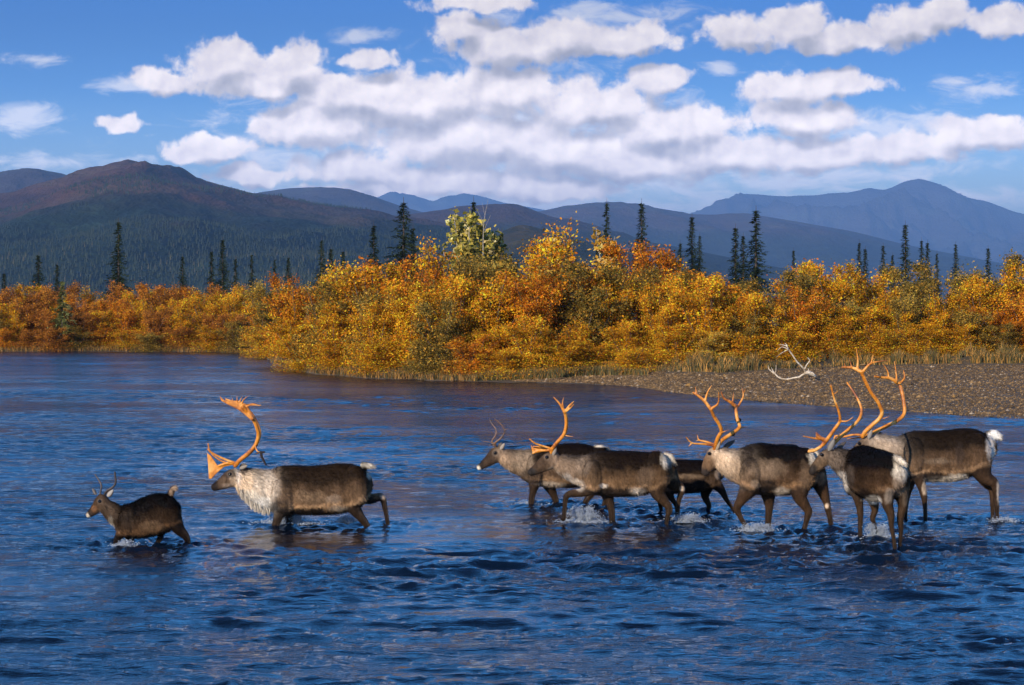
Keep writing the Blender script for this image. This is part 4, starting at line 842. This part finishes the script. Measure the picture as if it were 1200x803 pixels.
def splash(px, py, wpx, hpx, n, label, dY=0.0, Y=None):
    Y = Y or YW(py); s = F / Y; n = int(n * 2.0); wpx *= .88; hpx *= .9
    c = P3(px, py, Y); c[2] = 0
    w, h = wpx / s, hpx / s
    Vs = []; Fs = []; off = 0
    # jets: curved sheets of droplets thrown up and out
    nj = max(5, int(n / 70))
    Cs = []; Rs = []; Ss = []
    for j in range(nj):
        a = rng.uniform(0, 2 * math.pi); sp_ = rng.uniform(.3, 1.0); hh = h * rng.uniform(.35, 1.0)
        d = np.array([math.cos(a) * w * .55 * sp_, math.sin(a) * w * .35 * sp_, 0])
        m_ = int(n / nj); q = rng.random(m_) ** 0.8
        wid = rng.normal(0, 0.012 + 0.03 * q[:, None] * w, (m_, 3))
        pos = c + d * (0.3 + 0.9 * q[:, None]) + np.stack([0 * q, 0 * q, hh * 4 * q * (1 - q * .85) * .55], 1) + wid
        vel = d / (np.linalg.norm(d) + 1e-6) + np.stack([0 * q, 0 * q, 2 * (1 - 2 * q)], 1); vel /= np.linalg.norm(vel, axis=1)[:, None]
        Cs.append(pos); Rs.append(rng.uniform(.002, .007, m_) * (1.15 - .6 * q)); Ss.append(vel)
    # foam lying on the water
    m_ = int(n * .9)
    a = rng.uniform(0, 2 * math.pi, m_); r = np.abs(rng.normal(0, .5, m_))
    pos = np.stack([c[0] + np.cos(a) * r * w * .8, c[1] + np.sin(a) * r * w * .45, np.abs(rng.normal(0.012, .012, m_))], 1)
    Cs.append(pos); Rs.append(rng.uniform(.002, .006, m_)); Ss.append(np.tile([1.0, 0, 0], (m_, 1)))
    C = np.vstack(Cs); R = np.concatenate(Rs); S = np.vstack(Ss)
    C[:, 2] = np.maximum(C[:, 2], 0.003)
    V, Fc = drops(C, R, S)
    me = mesh_np('splash', V - c, Fc, True)
    o = link('water_splash', me, M_SPL, loc=c); tag(o, label, 'splash', 'splashes around the wading legs')
splash(339, 614, 52, 20, 1500, 'wide white splash under the chest of the white-necked bull')
splash(408, 613, 30, 14, 600, 'splash at the hind legs of the white-necked bull')
splash(146, 640, 26, 10, 350, 'small splash at the forelegs of the dark young caribou')
splash(684, 612, 42, 32, 1500, 'tall lacy splash beside the lifted foreleg of the forked-antler bull')
splash(620, 592, 26, 9, 330, 'low splash at the forelegs of the thin-antlered caribou')
splash(805, 612, 36, 14, 900, 'low bright splash under the hocks between the two walking bulls')
splash(885, 622, 36, 12, 650, 'splash around the bent foreleg of the pale-necked bull')
splash(1029, 630, 34, 26, 1000, 'splash rising behind the legs of the bull seen from behind')
splash(1178, 612, 26, 8, 330, 'small splash at the hind hooves of the rightmost bull')

# ------------------------------------------------------------------ bleached antlers on the bar
def build_skull():
    gy = 69.0
    u_ = 890 + 720 / 13.39
    gz = float(ground_z(np.array([u_]), np.array([gy]))[0])
    # depth at which the skull stands on the gravel
    for _ in range(20):
        gz = float(ground_z(np.array([u_]), np.array([gy]))[0]); gy = F * (H - gz) / (395 + 695 / 13.39 - YH)
    R0 = P3(u_, 395 + 625 / 13.39, gy)
    def Q(x, y, d=0.0): return P3(890 + x / 13.39, 395 + y / 13.39, gy + d) - R0
    root = link('antler_skull', None, loc=R0); tag(root, 'bleached caribou antlers still on their skull, lying on the gravel bar', 'antlers')
    def tb(S_, pts, r0, r1, d0, d1):
        n = len(pts); S_.tube([(*Q(x, y, d0 + (d1 - d0) * i / (n - 1)), *(2 * [r0 + (r1 - r0) * i / (n - 1)])) for i, (x, y) in enumerate(pts)], (0, 1, 0), 9, 5)
    a = Soup()
    tb(a, [(720,560),(700,505),(650,450),(590,390),(530,300),(455,195),(432,130)], .030, .022, 0, -.35)
    tb(a, [(448,200),(350,250),(262,318)], .016, .007, -.33, -.4); tb(a, [(440,185),(350,158),(283,212)], .020, .007, -.34, -.42)
    tb(a, [(435,150),(370,125),(298,122)], .018, .007, -.35, -.3); tb(a, [(432,135),(398,92)], .016, .007, -.35, -.3)
    tb(a, [(705,515),(740,440),(788,372),(758,325)], .024, .013, -.05, -.2)
    m_, _ = skin(a, .009, 3); m_.name = 'antler'; link('antler', m_, M_BONE, root)
    a = Soup()
    tb(a, [(745,570),(680,592),(620,630),(540,642),(440,664),(350,655),(280,615),(235,560)], .032, .026, .05, .40)
    for q in ([(250,590),(258,520),(262,436)], [(238,570),(205,520),(190,478)], [(230,565),(175,530),(142,495),(136,445)], [(240,580),(195,555),(165,505)]): tb(a, q, .018, .008, .38, .45)
    tb(a, [(640,625),(610,640),(590,622)], .02, .012, .1, .05)
    m_, _ = skin(a, .009, 3); m_.name = 'antler'; link('antler', m_, M_BONE, root)
    a = Soup()
    a.tube([(*Q(720,570,.0),.05,.07),(*Q(770,560,.02),.075,.085),(*Q(820,585,.05),.065,.07),(*Q(870,610,.08),.04,.045)], (0,1,0), 14)
    tb(a, [(775,545),(765,500)], .022, .014, 0, .0); tb(a, [(830,560),(860,590)], .03, .02, -.04, -.04)
    m_, _ = skin(a, .008, 3); m_.name = 'skull'; link('skull', m_, M_BONE, root)
build_skull()

# ------------------------------------------------------------------ pebbles and grass
def build_pebbles():
    n = 85000
    u = rng.uniform(600, 1330, n); sh = shore(u); w = veg(u)
    Y = sh + 0.1 + (w + 0.8) * rng.random(n) ** 1.0
    z = ground_z(u, Y); X = (u - 600) / F * Y
    R = np.clip(rng.lognormal(math.log(.015), .55, n), .009, .13)
    V = OCT[None] * rng.uniform(.6, 1.3, (n, 6, 1)) * R[:, None, None] * np.array([1.2, 1.2, .65])
    V = V + np.stack([X, Y, z + R * .2], 1)[:, None, :]
    Fc = (OCF[None] + np.arange(n)[:, None, None] * 6).reshape(-1, 3)
    g = rng.random(n); g2 = rng.random(n)
    c = np.stack([.080 + .25 * g ** 2, .046 + .150 * g ** 2, .016 + .060 * g ** 2], 1)
    br = g2 > .96; c[br] = c[br] * .5 + np.array((.34, .27, .19)); lf = (g2 < .03); c[lf] = (.32, .17, .04)
    me = mesh_np('gravel', V.reshape(-1, 3), Fc, False, np.repeat(c, 6, 0))
    m, t, bs = mat_new('pebble'); at = t.new('ShaderNodeAttribute', attribute_name='Col'); t.l.new(at.outputs['Color'], bs.inputs['Base Color']); bs.inputs['Roughness'].default_value = .75
    o = link('gravel', me, m); tag(o, 'brown and grey pebbles covering the gravel bar', 'gravel', kind='stuff')
build_pebbles()
def blades(name, u, Y, hgt, cols, label, wd=.010):
    n = len(u); X = (u - 600) / F * Y; z = ground_z(u, Y)
    a = rng.uniform(0, 2 * math.pi, n); lean = hgt * rng.uniform(.05, .5, n)
    b = np.stack([X, Y, z - .02], 1); dx = np.stack([np.cos(a), np.sin(a) * .6, 0 * a], 1) * (wd * rng.uniform(.6, 1.5, n))[:, None]
    la = rng.uniform(0, 2 * math.pi, n); ld = np.stack([np.cos(la), np.sin(la), 0 * la], 1)
    mid = b + ld * (lean * .3)[:, None] + np.stack([0 * a, 0 * a, hgt * .6], 1); tip = b + ld * lean[:, None] + np.stack([0 * a, 0 * a, hgt], 1)
    V = np.stack([b - dx, b + dx, mid + dx * .7, mid - dx * .7, tip], 1).reshape(-1, 3)
    k = np.arange(n) * 5
    Fc = np.concatenate([np.stack([k, k + 1, k + 2], 1), np.stack([k, k + 2, k + 3], 1), np.stack([k + 3, k + 2, k + 4], 1)])
    me = mesh_np(name, V, Fc, False, np.repeat(cols, 5, 0))
    m, t, bs = mat_new(name); at = t.new('ShaderNodeAttribute', attribute_name='Col'); t.l.new(at.outputs['Color'], bs.inputs['Base Color']); bs.inputs['Roughness'].default_value = .7
    o = link(name, me, m); tag(o, label, 'grass', kind='stuff')
def grasscol(n, g=0.5):
    a = rng.random(n)[:, None] ** 1.4 * 1.3; b = (rng.random(n) < g)[:, None]
    dry = np.array((.34, .165, .028)) * (0.5 + a); grn = np.array((.075, .062, .014)) * (0.6 + a)
    return np.where(b, grn, dry)
n = 42000
u_ = rng.uniform(740, 1340, n); Y_ = shore(u_) + veg(u_) + .2 + 5.0 * rng.random(n) ** 1.3
k_ = fbm(u_ / 18, Y_ / 1.5, 3, 77) > -.22
u_, Y_ = u_[k_], Y_[k_]; blades('sedge_grass', u_, Y_, rng.uniform(.10, .42, len(u_)) * (0.85 + 1.3 * fbm(u_ / 14, Y_ / 2, 3, 6)), grasscol(len(u_), .6), 'tall olive and straw sedge along the back of the gravel bar', .013)
n = 26000
u_ = rng.uniform(545, 760, n); Y_ = shore(u_) + np.maximum(.1, veg(u_) * .85 - .4) + (1.5 + np.interp(u_, [545, 760], [0, 3])) * rng.random(n)
blades('bank_grass', u_, Y_, rng.uniform(.12, .42, n) * np.interp(u_, [545, 580, 700, 760], [.4, 1, 1, .6]), grasscol(n, .75), 'green reedy grass on the bank where the gravel bar begins', .011)
n = 9000
u_ = rng.uniform(-150, 560, n); Y_ = shore(u_) + .0 + 1.0 * rng.random(n)
blades('shore_grass', u_, Y_, rng.uniform(.1, .32, n), grasscol(n, .35) * .7, 'short dark grass hanging over the water below the bushes', .012)

# ------------------------------------------------------------------ plants
def leaf_mat(name):
    m = bpy.data.materials.new(name); m.use_nodes = True; t = NT(m.node_tree); bs = t.n['Principled BSDF']
    at = t.new('ShaderNodeAttribute', attribute_name='Col')
    t.l.new(at.outputs['Color'], bs.inputs['Base Color']); bs.inputs['Roughness'].default_value = .75; bs.inputs['Specular IOR Level'].default_value = .15
    tr = t.new('ShaderNodeBsdfTranslucent'); t.l.new(at.outputs['Color'], tr.inputs['Color'])
    mx = t.new('ShaderNodeMixShader'); mx.inputs[0].default_value = .28
    t.l.new(bs.outputs[0], mx.inputs[1]); t.l.new(tr.outputs[0], mx.inputs[2]); t.l.new(mx.outputs[0], t.n['Material Output'].inputs['Surface'])
    return m
M_LEAF = leaf_mat('autumn_leaves')
def bark(name, c):
    m, t, bs = mat_new(name); tc = t.new('ShaderNodeTexCoord'); n1, _ = t.noise(tc.outputs['Object'], 14, 4, .6)
    t.l.new(t.ramp(n1, [(.3, tuple(.5 * x for x in c)), (.7, tuple(1.4 * x for x in c))]), bs.inputs['Base Color']); bs.inputs['Roughness'].default_value = .85; return m
M_STEM, M_PALE, M_TRUNK = bark('willow_bark', (.11, .075, .05)), bark('pale_bark', (.42, .37, .30)), bark('spruce_bark', (.07, .05, .04))
PALS = {
 'golden': [((.70,.30,.008),.42),((.85,.47,.025),.25),((.48,.17,.012),.2),((.17,.13,.02),.15)],
 'orange': [((.60,.20,.008),.40),((.70,.31,.02),.32),((.33,.10,.015),.14),((.14,.10,.02),.14)],
 'olive': [((.17,.145,.03),.5),((.30,.22,.035),.25),((.52,.31,.04),.15),((.09,.10,.03),.10)],
 'rusty': [((.30,.12,.02),.45),((.48,.23,.025),.3),((.15,.08,.02),.25)],
 'pale yellow': [((.78,.44,.05),.45),((.82,.56,.16),.18),((.62,.33,.04),.3),((.22,.18,.04),.1)]}
def leaves(C, size, pal, bias=None, stretch=1.35):
    n = len(C)
    nr = rng.normal(0, 1, (n, 3)) + np.array([-.25, -.75, .55]); nr /= np.linalg.norm(nr, axis=1)[:, None]
    a = rng.normal(0, 1, (n, 3)); a -= nr * np.sum(a * nr, 1)[:, None]; a /= np.linalg.norm(a, axis=1)[:, None]; b = np.cross(nr, a)
    s = (size * np.exp(rng.normal(0, .38, n)).clip(.5, 2.1))[:, None]
    V = np.stack([C - a * s * stretch * .5, C - b * s * .42, C + a * s * stretch * .5, C + b * s * .42], 1).reshape(-1, 3)
    pr = np.array([w for _, w in pal]); pr = pr / pr.sum(); ci = rng.choice(len(pal), n, p=pr)
    c = np.array([c for c, _ in pal])[ci] * rng.uniform(.7, 1.25, (n, 1))
    if bias is not None: c = c * bias[:, None]
    return V, np.arange(n * 4).reshape(-1, 4), np.repeat(np.clip(c, 0, .85), 4, 0)
def shrub_proto(kind, hgt, width, nleaf, size=.085, lean=.42, low=.10):
    """returns foliage mesh and stem mesh for a bush hgt tall"""
    ns = random.randint(9, 13); tips = []; sp = Soup()
    for s in range(ns):
        a = 2 * math.pi * s / ns + random.uniform(-.3, .3); L = hgt * random.uniform(.62, 1.0); ln = random.uniform(.08, 1) * width * .42
        p = [np.array([math.cos(a) * .12, math.sin(a) * .12, -.1])]
        for q in (.3, .6, .85, 1.0):
            p.append(np.array([math.cos(a) * ln * q ** 1.3 + random.uniform(-.07, .07), math.sin(a) * ln * q ** 1.3 + random.uniform(-.07, .07), L * q]))
        C = sp.tube([(*x, .028 * (1 - i * .2) + .004, .028 * (1 - i * .2) + .004) for i, x in enumerate(p)], (1, 0, 0), 5, 2, cap=False)
        for i in range(random.randint(9, 13)):
            f = random.uniform(low, 1.0); j = min(int(f * (len(C) - 1)), len(C) - 2); b = C[j, :3]
            an = random.uniform(0, 6.28); bl = random.uniform(.25, .6) * width * .30 * (1.15 - .55 * f)
            e = b + np.array([math.cos(an) * bl, math.sin(an) * bl, bl * random.uniform(.1, .9)])
            sp.tube([(*b, .009, .009), (*((b + e) / 2 + (0, 0, .03)), .006, .006), (*e, .003, .003)], (1, 0, 0), 4, 1, cap=False)
            tips.append((b, e))
        tips.append((C[-3, :3], C[-1, :3] + (0, 0, .05)))
    tips_b = np.array([t[0] for t in tips]); tips_e = np.array([t[1] for t in tips]); nt = len(tips)
    clump = rng.uniform(.4, 1.6, nt); clump /= clump.sum(); ti = rng.choice(nt, nleaf, p=clump)
    q = rng.uniform(.25, 1.1, nleaf)[:, None]
    C = tips_b[ti] * (1 - q) + tips_e[ti] * q + rng.normal(0, .14, (nleaf, 3)) * np.array([1, 1, .9])
    nb_ = nleaf // 4; a_ = rng.uniform(0, 6.28, nb_); r_ = width * .5 * np.sqrt(rng.random(nb_)); ext = np.stack([np.cos(a_) * r_, np.sin(a_) * r_, .05 + hgt * .35 * rng.random(nb_)], 1)
    C = np.vstack([C, ext]); ti = np.concatenate([ti, rng.integers(0, nt, nb_)])
    kp = C[:, 2] > .05; C = C[kp]; ti = ti[kp]
    pal = PALS[kind]; tone = rng.uniform(.42, 1.4, nt)[ti]
    V, Fc, c = leaves(C, size, pal, tone)
    fm = mesh_np('foliage', V, Fc, False, c); fm.materials.append(M_LEAF)
    sm = sp.mesh('stems'); sm.materials.append(M_STEM)
    return fm, sm, hgt
PROTO = {}
for _k in list(PALS): PALS[_k] = [((min(.88, c[0] * 1.40), c[1] * 1.17, c[2] * 1.1), w) for c, w in PALS[_k]]
for kd in PALS:
    PROTO[kd] = [shrub_proto(kd, 4.0, 3.6, 15500, .053), shrub_proto(kd, 4.0, 3.0, 13000, .053)]
prof = np.array([(-150,338),(0,334),(60,330),(120,332),(160,326),(250,320),(300,316),(345,313),(380,300),(430,294),(470,286),(520,284),(560,284),(600,280),(640,266),(665,264),(700,282),(735,286),(765,288),(800,298),(840,300),(880,310),(905,303),(935,295),(960,302),(1000,300),(1050,302),(1100,306),(1130,300),(1165,304),(1200,304),(1350,306)], float)
def zone(u):
    for lim, t_ in ((95, 'at the left end of the far bank'), (190, 'below the lone spire spruce'), (300, 'behind the open bay'), (400, 'at the tip of the wooded point'),
                    (500, 'below the broad dark spruce'), (610, 'below the leafy young poplar'), (730, 'above the reedy bank'), (850, 'where the gravel bar begins'),
                    (960, 'behind the bleached antlers'), (1070, 'behind the tallest antlers'), (5000, 'behind the rightmost bull')):
        if u < lim: return t_
SHR = []
def place_shrubs():
    rows = [(0.35, 1.5, .34, 'lowest waterside'),  # (offset behind plant line, spacing m, height share of profile, row words)
        (1.6, 1.45, .56, 'low front-row'), (3.4, 1.55, .76, 'middle-row'), (6.0, 1.7, .93, 'upper-row'), (10.5, 1.9, 1.0, 'skyline')]
    for off, spc, share, words in rows:
        u = -110.0
        while u < 1330:
            Y = float(shore(np.array([u]))[0] + veg(np.array([u]))[0]) + off * (0.8 if u > 300 else 1) + random.uniform(-.7, .7)
            if u > 740: Y += 1.0 * (off < 3) + .8
            z = float(ground_z(np.array([u]), np.array([Y]))[0])
            top = float(np.interp(u, prof[:, 0], prof[:, 1])) + random.uniform(-5, 9) + (6 if u > 320 else 1)
            hh = (H - (top - YH) / F * Y - z) * share * random.uniform(.88, 1.10)
            if off < 2 and 560 < u < 740: hh *= .7
            kd = random.choices(['golden', 'orange', 'olive', 'rusty', 'pale yellow'],
                 [.60, .13, .20, .04, .03] if u > 320 else [.50, .22, .16, .12, 0])[0]
            if share == 1.0 and random.random() < .4: kd = 'olive' if u > 300 else 'rusty'
            SHR.append((u, Y, z, hh, kd, words, off))
            u += spc / Y * F * random.uniform(.8, 1.25)
place_shrubs()
cnt = {}
for s in sorted(SHR, key=lambda s: s[0]): cnt.setdefault((s[4], s[5], zone(s[0])), []).append(s)
ORD = ['leftmost', 'second', 'third', 'fourth', 'fifth', 'sixth', 'seventh', 'eighth', 'ninth', 'tenth', 'eleventh', 'twelfth']
for (kd, words, zn), lst in cnt.items():
    for i, (u, Y, z, hh, _, _, off) in enumerate(lst):
        fm, sm, h0 = PROTO[kd][random.randrange(2)]
        root = link('willow_bush', None, loc=((u - 600) / F * Y, Y, z - .05))
        sc = hh / h0; wv = random.uniform(1.0, 1.3); root.scale = (max(sc, .62) * wv, max(sc, .62) * wv, sc); root.rotation_euler = (0, 0, random.uniform(0, 6.28))
        lab = f"{words} {kd} bush {zn}"
        if len(lst) > 1: lab += f", {ORD[i]} of {len(lst)} alike" if i else ", leftmost of its kind"
        tag(root, lab, 'bush', 'autumn willow bushes along the river bank')
        o = link('foliage', fm, None, root); o = link('stems', sm, None, root)
print('shrubs', len(SHR))

# the leafy young poplar and a bare sapling
def poplar(px, top, Y, width, label, pal, nleaf, name='young_poplar'):
    z = float(ground_z(np.array([px]), np.array([Y]))[0]); hh = H - (top - YH) / F * Y - z
    fm, sm, h0 = shrub_proto(pal, hh, width, nleaf, .14, low=.3)
    sm.materials.clear(); sm.materials.append(M_PALE)
    root = link(name, None, loc=((px - 600) / F * Y, Y, z - .05)); tag(root, label, 'tree')
    link('foliage', fm, None, root); link('trunk', sm, None, root)
PALS['poplar'] = [((.30,.26,.05),.45),((.55,.42,.08),.3),((.62,.50,.22),.12),((.14,.15,.04),.13)]
poplar(545, 240, 84, 3.0, 'tall young poplar with large yellow-green leaves, highest of all the bushes', 'poplar', 3200)
poplar(580, 254, 85, 2.0, 'smaller poplar with yellow-green leaves right of the tallest young poplar', 'poplar', 2400)
PALS['aspen'] = [((.72,.40,.05),.5),((.80,.55,.18),.3),((.5,.25,.03),.2)]
poplar(715, 262, 84, 1.8, 'slender golden sapling standing above the bushes near the two middle spruces', 'aspen', 1400, 'young_aspen')
poplar(650, 272, 86, 2.4, 'broad golden sapling crowning the bushes right of the young poplars', 'aspen', 2000, 'young_aspen')
def bare_stem():
    Y = 83.0; z = .4; s = Soup()
    R0 = np.array([(566 - 600) / F * Y, Y, z])
    s.tube([(*(P3(566, 370, Y) - R0), .022, .022), (*(P3(566, 300, Y) - R0), .018, .018), (*(P3(567, 262, Y) - R0), .010, .010), (*(P3(572, 234, Y) - R0), .004, .004)], (1, 0, 0), 6)
    for a, b in (((567, 262), (558, 244)), ((567, 270), (575, 252)), ((568, 252), (565, 238))): s.tube([(*(P3(*a, Y) - R0), .006, .006), (*(P3(*b, Y) - R0), .003, .003)], (1, 0, 0), 5, 2)
    me = s.mesh('bare_sapling'); me.materials.append(M_PALE); o = link('bare_sapling', me, None, loc=R0)
    tag(o, 'leafless pale sapling rising above the yellow-green poplars', 'sapling')
bare_stem()

# spruces
def spruce_proto(hgt, wid, ragged, nw=46):
    """hgt tall, wid crown radius at base: whorls of drooping boughs made of small needle sprays"""
    V = []; c = []
    for i in range(nw):
        f = i / (nw - 1); z = hgt * (.08 + .90 * f)
        r = wid * ((1 - f) ** .95 * 1.2 + .05) * rng.uniform(1 - ragged * 1.3, 1 + ragged * 1.2)
        nb = int(9 - 4 * f)
        for b in range(nb):
            a = rng.uniform(0, 2 * math.pi); rr = r * rng.uniform(.55, 1.1); n = max(3, int(rr / .075))
            for k in range(n):
                q = (k + .5) / n; d = rr * q; zz = z + .12 * rr - .42 * d * (1 - .35 * q) + rng.normal(0, .02)
                for _ in range(3):
                    cx = np.array([math.cos(a) * d, math.sin(a) * d, zz]) + rng.normal(0, .035, 3)
                    dr = np.array([math.cos(a) + rng.normal(0, .6), math.sin(a) + rng.normal(0, .6), rng.normal(-.35, .35)]); dr /= np.linalg.norm(dr)
                    sd = np.cross(dr, (0, 0, 1)); sd /= np.linalg.norm(sd) + 1e-6; L = rng.uniform(.10, .19); w_ = L * .30
                    up = np.array([0, 0, .03])
                    V += [cx - sd * w_ + up * 0, cx + sd * w_ * rng.uniform(.2, 1) - up, cx + dr * L]
                    g = rng.uniform(.6, 1.4) * (1.0 + .3 * q); c += [np.array((.040, .056, .022)) * g] * 3
    V = np.array(V); fm = mesh_np('crown', V, np.arange(len(V)).reshape(-1, 3), False, np.array(c)); fm.materials.append(M_LEAF)
    s = Soup(); s.tube([(0, 0, -.3, .10, .10), (0, 0, hgt * .5, .06, .06), (0, 0, hgt * .98, .012, .012), (0, 0, hgt * 1.03, .006, .006)], (1, 0, 0), 7)
    tm = s.mesh('trunk'); tm.materials.append(M_TRUNK)
    return fm, tm, hgt, wid
SPP = [spruce_proto(8, .95, .25), spruce_proto(8, .70, .35), spruce_proto(8, 1.25, .3), spruce_proto(8, .85, .45)]
M_BL = {}
SPR = [  # px, top, depth, proto, width factor, label
 (5,318,150,1,.8,'short spruce at the left edge above the orange bushes'),(45,296,150,0,1.,'dark spruce near the left edge, left of the thin short one'),(67,307,155,1,.8,'thin short spruce just left of the lone spire'),
 (139,255,125,0,1.0,'tall lone spire spruce on the far left bank'),(214,298,160,0,.8,'small spruce right of the tall lone spire'),(248,291,160,1,.9,'left one of two close spruces above the far bank'),(261,277,155,0,.95,'taller right one of two close spruces above the far bank'),
 (276,300,170,1,.8,'stubby spruce just right of the close pair'),(295,295,175,1,.8,'thin spruce left of the wooded point'),(322,301,175,1,.7,'tiny spruce above the bay, first of two'),(338,299,170,0,.8,'small full spruce above the bay'),
 (377,277,140,2,.7,'ragged spruce above the tip of the point'),(388,288,140,1,.9,'thin spruce touching the ragged one on the point'),(402,291,145,1,.8,'short spruce right of the ragged one on the point'),
 (438,259,130,1,1.1,'slender spruce left of the broadest dark spruce'),(473,231,122,2,1.35,'broadest dark spruce, standing above the golden bushes'),(484,262,124,1,1.,'smaller spruce hugging the broadest one'),(555,230,118,3,1.0,'dark spruce tip rising behind the tall young poplar'),
 (538,247,122,1,.8,'thin spruce tip just left of the one behind the poplar'),(588,268,130,1,.6,'small dark spruce right of the poplars'),
 (711,232,120,0,.8,'left one of the two tall middle spruces'),(752,232,120,0,1.0,'right one of the two tall middle spruces'),(811,249,125,0,.9,'taller spruce of the group right of centre'),(820,272,128,2,.6,'bushy low spruce beside the taller one right of centre'),(797,281,126,3,.7,'short ragged spruce left of the group right of centre'),
 (862,262,122,1,1.,'leftmost of three close spruces'),(871,272,124,3,.8,'lowest, middle one of three close spruces'),(886,241,118,0,1.15,'tallest, rightmost of three close spruces'),
 (1007,274,130,1,.8,'first thin spruce right of the three close ones'),(1014,282,132,1,.9,'shorter twin of the thin spruce right of the three close ones'),(1035,278,130,0,.8,'small neat spruce left of the tall right-hand spire'),(1046,290,140,1,.8,'tiny spruce touching the right-hand spire'),
 (1061,250,120,1,1.15,'tall right-hand spire spruce above the antlers'),(1080,271,124,3,.8,'left half of the ragged pair right of the right-hand spire'),(1087,274,124,0,.8,'right half of the ragged pair right of the right-hand spire'),(1120,276,128,0,.75,'neat small spruce above the rump of the rightmost bull'),(1158,281,130,1,.9,'small spruce near the right edge'),
 (700,285,135,3,.6,'low spruce tucked left of the two tall middle spruces'),(930,290,140,1,.6,'tiny spruce between the three close ones and the thin twin'),(1098,288,140,1,.7,'tiny spruce between the ragged pair and the small neat one')]
for (px, top, Y, pi, wf, lab) in SPR:
    fm, tm, h0, w0 = SPP[pi]
    z = float(ground_z(np.array([px]), np.array([float(Y)]))[0]); hh = H - (top - YH) / F * Y - z; s = hh / (h0 * 1.03)
    root = link('spruce_tree', None, loc=((px - 600) / F * Y, Y, z)); wx_ = wf * 1.15 * (.8 if px > 990 else 1); s *= (.94 if px > 990 else 1); root.scale = (wx_, wx_, s); root.rotation_euler = (0, 0, random.uniform(0, 6.28))
    tag(root, lab, 'spruce', 'spruces standing above the autumn bushes')
    link('crown', fm, None, root); link('trunk', tm, None, root)
# the young pale spruce in front of the bushes on the left
def young():
    global M_LEAF
    fm, tm, h0, w0 = spruce_proto(3.6, .75, .3, 30)
    Y = 113.5; u = 73.0; z = float(ground_z(np.array([u]), np.array([Y]))[0]) + 0.6
    n = len(fm.vertices); c = np.empty(n * 4, np.float32); fm.color_attributes['Col'].data.foreach_get('color', c); c = c.reshape(-1, 4); c[:, :3] = c[:, :3] * np.array([4.2, 3.2, 2.6]); fm.color_attributes['Col'].data.foreach_set('color', c.ravel())
    root = link('spruce_tree', None, loc=((u - 600) / F * Y, Y, z - .7)); root.scale = (1, 1, 1.05)
    tag(root, 'young grey-green spruce standing in front of the orange bushes on the left', 'spruce', 'spruces standing above the autumn bushes')
    link('crown', fm, None, root); link('trunk', tm, None, root)
young()
